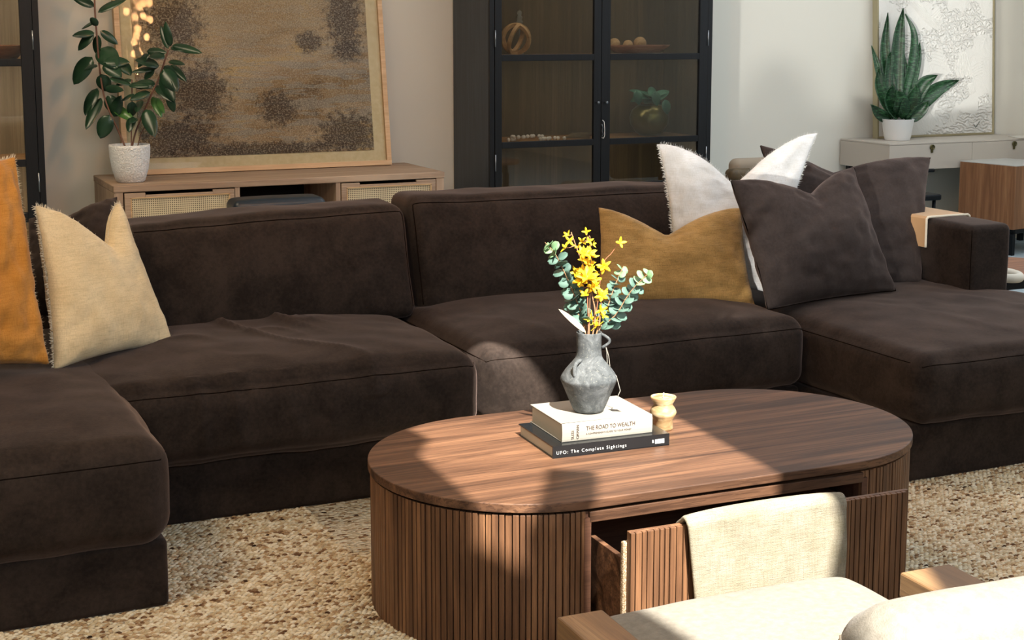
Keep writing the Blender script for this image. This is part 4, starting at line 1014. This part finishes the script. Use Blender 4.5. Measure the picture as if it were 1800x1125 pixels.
for i, (x, y, r_) in enumerate(((1080, 72, .038), (1104, 71, .033), (1125, 68, .042))):
    q = Y(x, y, 8.22); q.z = 1.387 + .022 + r_ + (.004 if i != 1 else .002)
    b = MB().lathe(q - Vector((0, 0, r_)), [(r_ * math.sin(PI * k / 12), r_ - r_ * math.cos(PI * k / 12)) for k in range(13)], 24).build('wooden_ball', M['palewood'], smooth=True, loc=q)
    tag(b, ['carved pale wood ball in the bowl nearest the cabinet door stile', 'smallest carved pale wood ball in the middle of the bowl', 'largest carved pale wood ball in the long bowl'][i], 'ball', 'wooden balls in the bowl')
gv = onshelf(1142, .858, 8.25)
gvt = thing('bronze_vase', gv, 'round bronze glazed vase with teal leaves on the cabinet shelf', 'vase')
MB().lathe(gv, [(0, 0), (.06, 0), (.09, .02), (.125, .075), (.13, .12), (.115, .165), (.08, .195), (.06, .2), (.055, .195), (0, .19)], 40).build('body', M['bronze'], gvt, smooth=True)
tl = thing('leafy_stems', gv + Vector((0, 0, .2)), 'broad teal green leaves spilling from the bronze vase', 'plant')
m = MB(); rnd = random.Random(12)
for k in range(18):
    a = rnd.uniform(0, 2 * PI); dd = Vector((math.cos(a), math.sin(a) * .7, rnd.uniform(-.25, .9)))
    b0 = gv + Vector((rnd.uniform(-.05, .08), rnd.uniform(-.04, .04), .215 + rnd.uniform(0, .04)))
    leafmesh(m, b0, dd, Vector((0, -.6, 1)), rnd.uniform(.09, .14), rnd.uniform(.06, .085), .15, .35, 8)
for x, y in ((1168, 175), (1150, 160), (1118, 158)):
    p = Y(x, y, 8.14); leafmesh(m, p, Vector((.25, -.1, -1)), Vector((0, -1, .2)), .10, .07, .15, .1, 8)
m.build('foliage', M['greenleaf'], tl, smooth=True, solid=.001)
# dark bowl in the other cabinet
lb = onshelf(10, 1.387, 8.2)
o = MB().lathe(lb, [(0, 0), (.06, 0), (.11, .05), (.13, .075), (.122, .075), (.1, .045), (0, .012)], 32).build('brown_bowl', M['bowlwood'], smooth=True, loc=lb)
tag(o, 'brown wooden bowl on a shelf of the cabinet behind the amber pillow', 'bowl')

# ================================================================== DESK AREA
dx0, dx1, dy0, dy1, dz = 6.59, 7.93, 8.0, 8.545, .76
desk = thing('writing_desk', (7.2, 8.3, 0), 'greige lacquered desk with brass drawer pulls under the white painting', 'desk')
MB().box(dx0, dx1, dy0, dy1, dz - .012, dz).build('tabletop', M['desk'], desk, bevel=.002)
MB().box(dx0 + .001, dx1 - .001, dy0 + .012, dy1, dz - .19, dz - .0125).build('body', M['desk'], desk, bevel=.002)
for k, (a, b, px_) in enumerate(((dx0 + .002, 7.329, 1639), (7.332, dx1 - .002, 1783))):
    d = MB().box(a, b, dy0, dy0 + .014, dz - .19, dz - .014).build('drawer', M['desk'], desk, bevel=.0015)
    hx = Y(px_, 250, dy0).x; q = MB(); q.box(hx - .012, hx + .006, dy0 - .006, dy0, dz - .075, dz - .018)
    q.tube([(hx - .004 + .018 * math.cos(t), dy0 - .008, dz - .036 + .015 * math.sin(t)) for t in [2 * PI * i / 16 for i in range(17)]], .005, 8)
    q.build('handle', M['brass'], d, bevel=.001)
for a in (dx0 + .03, dx1 - .07):
    for yy in (dy0 + .04, dy1 - .07): MB().box(a, a + .035, yy, yy + .035, 0, dz - .19).build('leg', M['black_metal'], desk)
wp = thing('white_relief_painting', (7.3, 8.45, dz), 'white textured relief painting in a thin champagne frame on the desk', 'painting')
xw0, xw1 = Z(1540, 244, dz).x, Z(1735, 235, dz).x
TW_ = Matrix.Translation(Vector((xw0, 8.40, dz + .001))) @ Matrix.Rotation(-.055, 4, 'X'); ww = xw1 - xw0; hw = 1.35
m = MB()
for a in ((0, ww, 0, .016), (0, ww, hw - .016, hw), (0, .014, .016, hw - .016), (ww - .014, ww, .016, hw - .016)): m.box(a[0], a[1], -.004, .05, a[2], a[3], TW_)
m.build('frame', M['champagne'], wp, bevel=.001)
MB().box(.014, ww - .014, .006, .03, .016, hw - .016, TW_).build('canvas', M['impasto'], wp)
sg = MB(); sp_ = Y(1716, 221, 8.405); sg.tube([sp_ + Vector((-.025, -.002, .012)), sp_ + Vector((-.008, -.002, -.012)), sp_ + Vector((.03, -.002, .03))], .0022, 5); sg.build('signature', M['ink_dark'], wp)
# relief strokes, raised paint
rel = MB(); rnd = random.Random(17)
def stroke(pts, r):
    P = [Y(x, y, 8.41 + .055 * max(0, (Y(x, y, 8.4).z - dz))) - Vector((0, .004, 0)) for x, y in pts]; rel.tube(bez(P, 6), r, 6)
for i in range(9):
    a = i * 3.4; stroke([(1590 + a * 1.1, 0 + i), (1606 + a, 14 + i * 1.5), (1622 + a * .9, 34 + i * 1.2), (1640 + a * .4, 50 + i)], .0022)
for i in range(7): stroke([(1668 + i * 4.2, 118 + i), (1666 + i * 4, 70 - i), (1672 + i * 4, 42 + abs(3 - i) * 2), (1680 + i * 3.4, 38 + abs(3 - i) * 3)], .0026)
for i in range(7): stroke([(1672 + i * 4, 90), (1684 + i * 4, 128), (1700 + i * 2.4, 168 - i)], .002)
for i in range(6): stroke([(1622 + i * 2, 90 + i * 5), (1640, 84 + i * 5.5), (1662, 92 + i * 6), (1650 + i * 2, 112 + i * 3)], .002)
for i in range(7): stroke([(1628 + i * 6, 186), (1636 + i * 6, 200), (1646 + i * 5, 214)], .002)
for i in range(5): stroke([(1636 + i * 3, 28 + i * 3), (1652, 14 + i * 4), (1664 - i * 2, 26 + i), (1650, 36 + i * 2), (1638, 30 + i * 3)], .0026)
for i in range(5): stroke([(1706, 118 + i * 5), (1716, 112 + i * 5), (1726, 108 + i * 5)], .002)
rel.build('raised_paint', M['impasto'], wp, smooth=True)
# snake plant
sc_ = Z(1582, 247, dz); sc_ = Vector((sc_.x, sc_.y + .03, dz))
sn = thing('snake_plant', sc_, 'snake plant with tall banded leaves in a white pot on the desk', 'potted plant')
MB().lathe(sc_, [(0, 0), (.082, 0), (.088, .004), (.092, .022), (.094, .024), (.113, .150), (.115, .152), (.108, .152), (.105, .13), (0, .128)], 40).build('pot', M['white_pot'], sn, smooth=True, bevel=0)
MB().lathe(sc_, [(0, .132), (.104, .132), (.104, .137), (0, .14)], 24).build('soil', M['soil'], sn, smooth=True)
DS = (sc_ - CAM).dot(FW)
def blade(pts, w_, mat='snake', curl=.25, dt=0, face=None):
    P = bez([D(x, y, DS + dt * i / max(1, len(pts) - 1)) for i, (x, y) in enumerate(pts)], 6); n = len(P); W0 = w_ * 1.25 / F_PX * DS
    vs = []
    for i, p in enumerate(P):
        t = i / (n - 1); d = (P[min(i + 1, n - 1)] - P[max(i - 1, 0)]).normalized()
        nn = face or (-FW + rv0); s_ = d.cross(nn).normalized(); wv = W0 / 2 * (min(1, .55 + 1.3 * t) if t < .35 else 1) * (1 - max(0, (t - .45) / .55) ** 2.2)
        f_ = s_.cross(d).normalized()
        for j in (-1, -.5, 0, .5, 1): vs.append(p + s_ * (wv * j) - f_ * (curl * W0 * (1 - j * j)))
    MB().add(vs, [(i * 5 + j, i * 5 + j + 1, (i + 1) * 5 + j + 1, (i + 1) * 5 + j) for i in range(n - 1) for j in range(4)]).build('leaf', M[mat], sn, smooth=True, solid=.003)
rnd = random.Random(4)
for pts, w_, dt in (([(1575, 206), (1566, 150), (1556, 90), (1561, 22)], 16, .02), ([(1580, 206), (1577, 150), (1580, 70), (1588, 14)], 19, 0), ([(1584, 206), (1592, 160), (1604, 110), (1607, 60), (1592, 24)], 13, .05),
                    ([(1588, 206), (1600, 160), (1612, 110), (1617, 74)], 13, .06), ([(1572, 206), (1556, 170), (1543, 118), (1532, 80)], 10, .03), ([(1574, 206), (1560, 180), (1548, 150), (1545, 118)], 20, -.04),
                    ([(1590, 206), (1596, 170), (1588, 120), (1584, 76)], 16, .06), ([(1594, 206), (1610, 172), (1626, 145), (1648, 132)], 20, -.05), ([(1598, 208), (1620, 182), (1650, 156), (1686, 141)], 22, -.03),
                    ([(1570, 208), (1556, 206), (1544, 198), (1532, 184)], 16, -.08), ([(1590, 208), (1606, 204), (1622, 190), (1632, 178)], 18, -.06), ([(1582, 208), (1572, 190), (1566, 170), (1570, 150)], 22, -.08),
                    ([(1586, 208), (1596, 190), (1606, 172), (1612, 150)], 24, -.08), ([(1578, 208), (1584, 196), (1584, 176), (1578, 160)], 24, -.1), ([(1576, 206), (1562, 150), (1566, 100), (1562, 100)], 12, .0)):
    rv0 = rv3(.25); blade(pts, w_, dt=dt)
mg = MB(); q = [Z(x, y, dz + .003) for x, y in ((1772, 239.5), (1800, 238.6), (1812, 242), (1790, 243))]; prism(mg, [(p.x, p.y) for p in q], dz + .0005, dz + .006, lambda a, b, c_: Vector((a, b, c_)))
o = mg.build('magazine', M['ink_grey'], loc=q[0]); tag(o, 'thin grey magazine lying on the desk top', 'magazine')
# chairs glimpsed behind the sofa
dc = thing('desk_chair', (7.0, 7.6, 0), 'black curved-back desk chair partly under the desk', 'chair')
P = [Y(x, y, 7.75) for x, y in ((1641, 299.5), (1628, 300.5), (1615, 306), (1606, 320), (1602, 340), (1602, 372))]
MB().tube(bez(P, 6), .013, 8).build('back_frame', M['black_metal'], dc, smooth=True)
q = P[-1]; MB().box(q.x - .42, q.x + .04, 7.5, 7.95, .42, .46).build('seat', M['black_metal'], dc, bevel=.01)
for sx in (-.40, .0):
    for yy in (7.53, 7.92): MB().tube([(q.x + sx, yy, .42), (q.x + sx, yy, 0)], .012, 8).build('leg', M['black_metal'], dc, smooth=True)
MB().tube([P[-1], Vector((q.x, 7.75, .44))], .013, 8).build('post', M['black_metal'], dc, smooth=True)
tc = thing('tan_accent_chair', (5.2, 7.3, 0), 'tan upholstered chair back peeping out between the white and dark pillows', 'chair')
p0, p1 = Y(1310, 281, 7.2), Y(1345, 300, 7.2)
h = (.20, .05, .13); c = (p0.x + .13, 7.25, p0.z - .125)
cushion('backrest', softbox(c, h, .045, amp=.001), h, .045, M['chairtan'], tc, 16)
h2 = (.14, .05, .035); c2 = (p0.x + .02, 7.2, Y(1285, 291, 7.2).z - .055)
cushion('back_rail', softbox(c2, h2, .03, amp=0), h2, .03, M['oak_dark'], tc, 14)
h3 = (.3, .28, .05); cushion('seat', softbox((p0.x + .1, 7.0, .42), h3, .04, amp=.001), h3, .04, M['chairtan'], tc, 14)
for sx in (-.15, .35):
    for yy in (6.8, 7.22): MB().tube([(p0.x + sx, yy, .38 if yy < 7 else c[2]), (p0.x + sx, yy, 0)], .018, 8).build('leg', M['bowlwood'], tc, smooth=True)
# tan suede cover on the arm
ya, yb = 4.775, 5.10
def drape(a, b):
    y_ = ya + (yb - ya) * a; s_ = b * .40
    xin, xout, zt = 4.150 - .006, 4.366 + .006, .759
    if s_ < .125: return Vector((xin - .002, y_, zt - (.125 - s_)))
    if s_ < .125 + .222:
        t = (s_ - .125) / .222; return Vector((xin + (xout - xin) * t, y_, zt + .003))
    return Vector((xout + .002, y_, zt - (s_ - .347)))
o = MB().grid(drape, 8, 40).build('arm_cover', M['tan'], solid=.005, loc=(4.26, 4.9, .75), smooth=False)
tag(o, 'tan suede cover with a shearling edge laid over the sofa armrest', 'arm cover')
MB().tube([drape(0, i / 40) + Vector((0, -.002, 0)) for i in range(41)], .0055, 6).build('shearling_edge', M['shear'], o, smooth=True)
# walnut box on metal frame
bt = .62
A0, A1 = Z(1688, 283, bt), Z(1786, 292, bt); ax = (A1 - A0); ax.z = 0; wd = ax.length; ax.normalize(); ay = Vector((-ax.y, ax.x, 0))
if ay.dot(Vector((1, 0, 0))) < 0: ay = -ay
Tq = Matrix.Translation(Vector((A1.x, A1.y, 0))) @ Matrix((-ax, ay, Vector((0, 0, 1)))).transposed().to_4x4()
wb = thing('walnut_side_cabinet', (A1.x, A1.y, 0), 'walnut box side cabinet with a pale stone top on a black metal frame', 'side cabinet')
zb_ = Y(1785, 404, A1.y).z
MB().box(0, wd, 0, .45, zb_, bt - .004, Tq).build('body', M['cube_wood'], wb, bevel=.002)
MB().box(.0, wd, 0, .45, bt - .0035, bt + .002, Tq).build('stone_top', M['marble'], wb, bevel=.001)
for a in (.0, wd - .03):
    for b in (0, .42): MB().box(a, a + .03, b, b + .03, 0, zb_ - .031, Tq).build('leg', M['black_metal'], wb, bevel=.002)
m = MB()
m.box(0, wd, 0, .03, zb_ - .03, zb_, Tq); m.box(0, .03, 0, .45, zb_ - .03, zb_, Tq)
m.build('frame', M['black_metal'], wb, bevel=.002)
# round side table and link sculpture
rt = thing('round_side_table', (4.86, 5.0, 0), 'round brown side table on black legs beside the sofa armrest', 'side table')
tcn = Vector((4.88, 5.02, .47))
MB().lathe(tcn, [(0, -.028), (.24, -.028), (.25, -.02), (.25, -.004), (.246, 0), (0, 0)], 56).build('tabletop', M['bowlwood'], rt)
m = MB()
m.box(tcn.x - .16, tcn.x + .16, tcn.y - .02, tcn.y + .02, .36, .442); m.build('apron', M['black_metal'], rt)
for a in (-.15, .15): MB().box(tcn.x + a - .02, tcn.x + a + .02, tcn.y - .02, tcn.y + .02, .0, .36).build('leg', M['black_metal'], rt)
MB().box(tcn.x - .17, tcn.x + .17, tcn.y - .17, tcn.y + .17, 0.001, .02).build('foot', M['black_metal'], rt)
lk = thing('link_sculpture', tcn + Vector((-.1, -.08, 0)), 'bleached wooden chain link ornament on the round side table', 'ornament')
lc = Z(1764, 484, .49)
MB().tube([Vector((lc.x + .058 * math.cos(t), lc.y + .075 * math.sin(t), .492 + .004 * math.sin(t))) for t in [2 * PI * i / 32 for i in range(33)]], .020, 12, cap=False).build('link', M['bonewood'], lk, smooth=True)
MB().tube([Vector((lc.x - .03 + .05 * math.cos(t), lc.y + .06 + .03 * math.sin(t), .515 + .022 * math.sin(t) + .02)) for t in [2 * PI * i / 32 for i in range(33)]], .018, 12, cap=False).build('link', M['bonewood'], lk, smooth=True)

# ================================================================== BEHIND THE VIEW: chandelier, chairs added to shade the low light
def mirror(x, y, dist):
    n_ = Vector((0, -math.cos(lean), math.sin(lean))); P0 = Vector((2.2, 8.355, cz)); d = ray(x, y)
    t = (P0 - CAM).dot(n_) / d.dot(n_); hit = CAM + d * t; r = (d - n_ * (2 * d.dot(n_))).normalized(); return hit + r * dist
hp = mirror(245, 60, 3.9)
chd = thing('shell_chandelier', (hp.x, hp.y, ZC), 'chandelier of small glowing shell discs hanging from the ceiling', 'chandelier')
MB().lathe(Vector((hp.x, hp.y, ZC - .03)), [(0, 0), (.16, 0), (.16, .03), (0, .03)], 24).build('canopy', M['gold'], chd)
for x, y in ((222, 20), (245, 12), (252, 6), (263, 5), (238, 30), (243, 50), (236, 75), (258, 65), (235, 95), (247, 95), (264, 35), (240, 62), (252, 28), (242, 125), (228, 140)):
    p = mirror(x, y, 3.9); p.z = min(p.z, 2.93)
    dsc = MB().lathe(Vector((0, 0, -.002)), [(0, 0), (.026, 0), (.026, .004), (0, .004)], 16)
    dsc.v = [p + Vector((v.x, v.z, v.y * 1.25)) for v in dsc.v]; dsc.tube([p + Vector((0, 0, .03)), Vector((p.x, p.y, ZC - .02))], .001, 4); dsc.build('shell_disc', M['glow'], chd)
def barrel(px, py, top, r, label):  # unseen round-backed chair, added to block part of the low light
    t = thing('shade_chair', (px, py, 0), label, 'armchair')
    m = MB(); n = 40; vs = []
    ax_ = Vector((math.cos(math.radians(-46)), math.sin(math.radians(-46)), 0)); ay_ = Vector((-ax_.y, ax_.x, 0))
    prof = []
    for i in range(n + 1):
        a_ = PI * i / n; u_ = -math.cos(a_) * r; hz = .30 + (top - .30) * math.sqrt(max(0, 1 - (u_ / r) ** 2)) ** .7
        prof.append((u_, hz))
    for (u_, hz) in prof:
        for k in (0, 1):
            b_ = Vector((px, py, 0)) + ax_ * u_ + ay_ * (-.18 * (1 - (u_ / r) ** 2) + .1 * k); vs += [Vector((b_.x, b_.y, .12)), Vector((b_.x, b_.y, hz))]
    fs = []
    for i in range(n):
        a_ = i * 4; b_ = a_ + 4; fs += [(a_, b_, b_ + 1, a_ + 1), (a_ + 2, a_ + 3, b_ + 3, b_ + 2), (a_ + 1, b_ + 1, b_ + 3, a_ + 3), (a_, a_ + 2, b_ + 2, b_)]
    m.add(vs, fs); m.build('backrest', M['chair_cloth'], t, smooth=True)
    hh_ = (r * .8, .26, .08); cushion('seat', softbox((px + ay_.x * .2, py + ay_.y * .2, .36), hh_, .06, amp=.001), hh_, .06, M['chair_cloth'], t, 14)
barrel(-2.20, -1.0, .80, .21, 'low round-backed chair added to cast an arc of shade on the pillows')
barrel(-3.80, -.95, 1.42, .28, 'tall round-backed chair added to cast an arc of shade on the far wall')
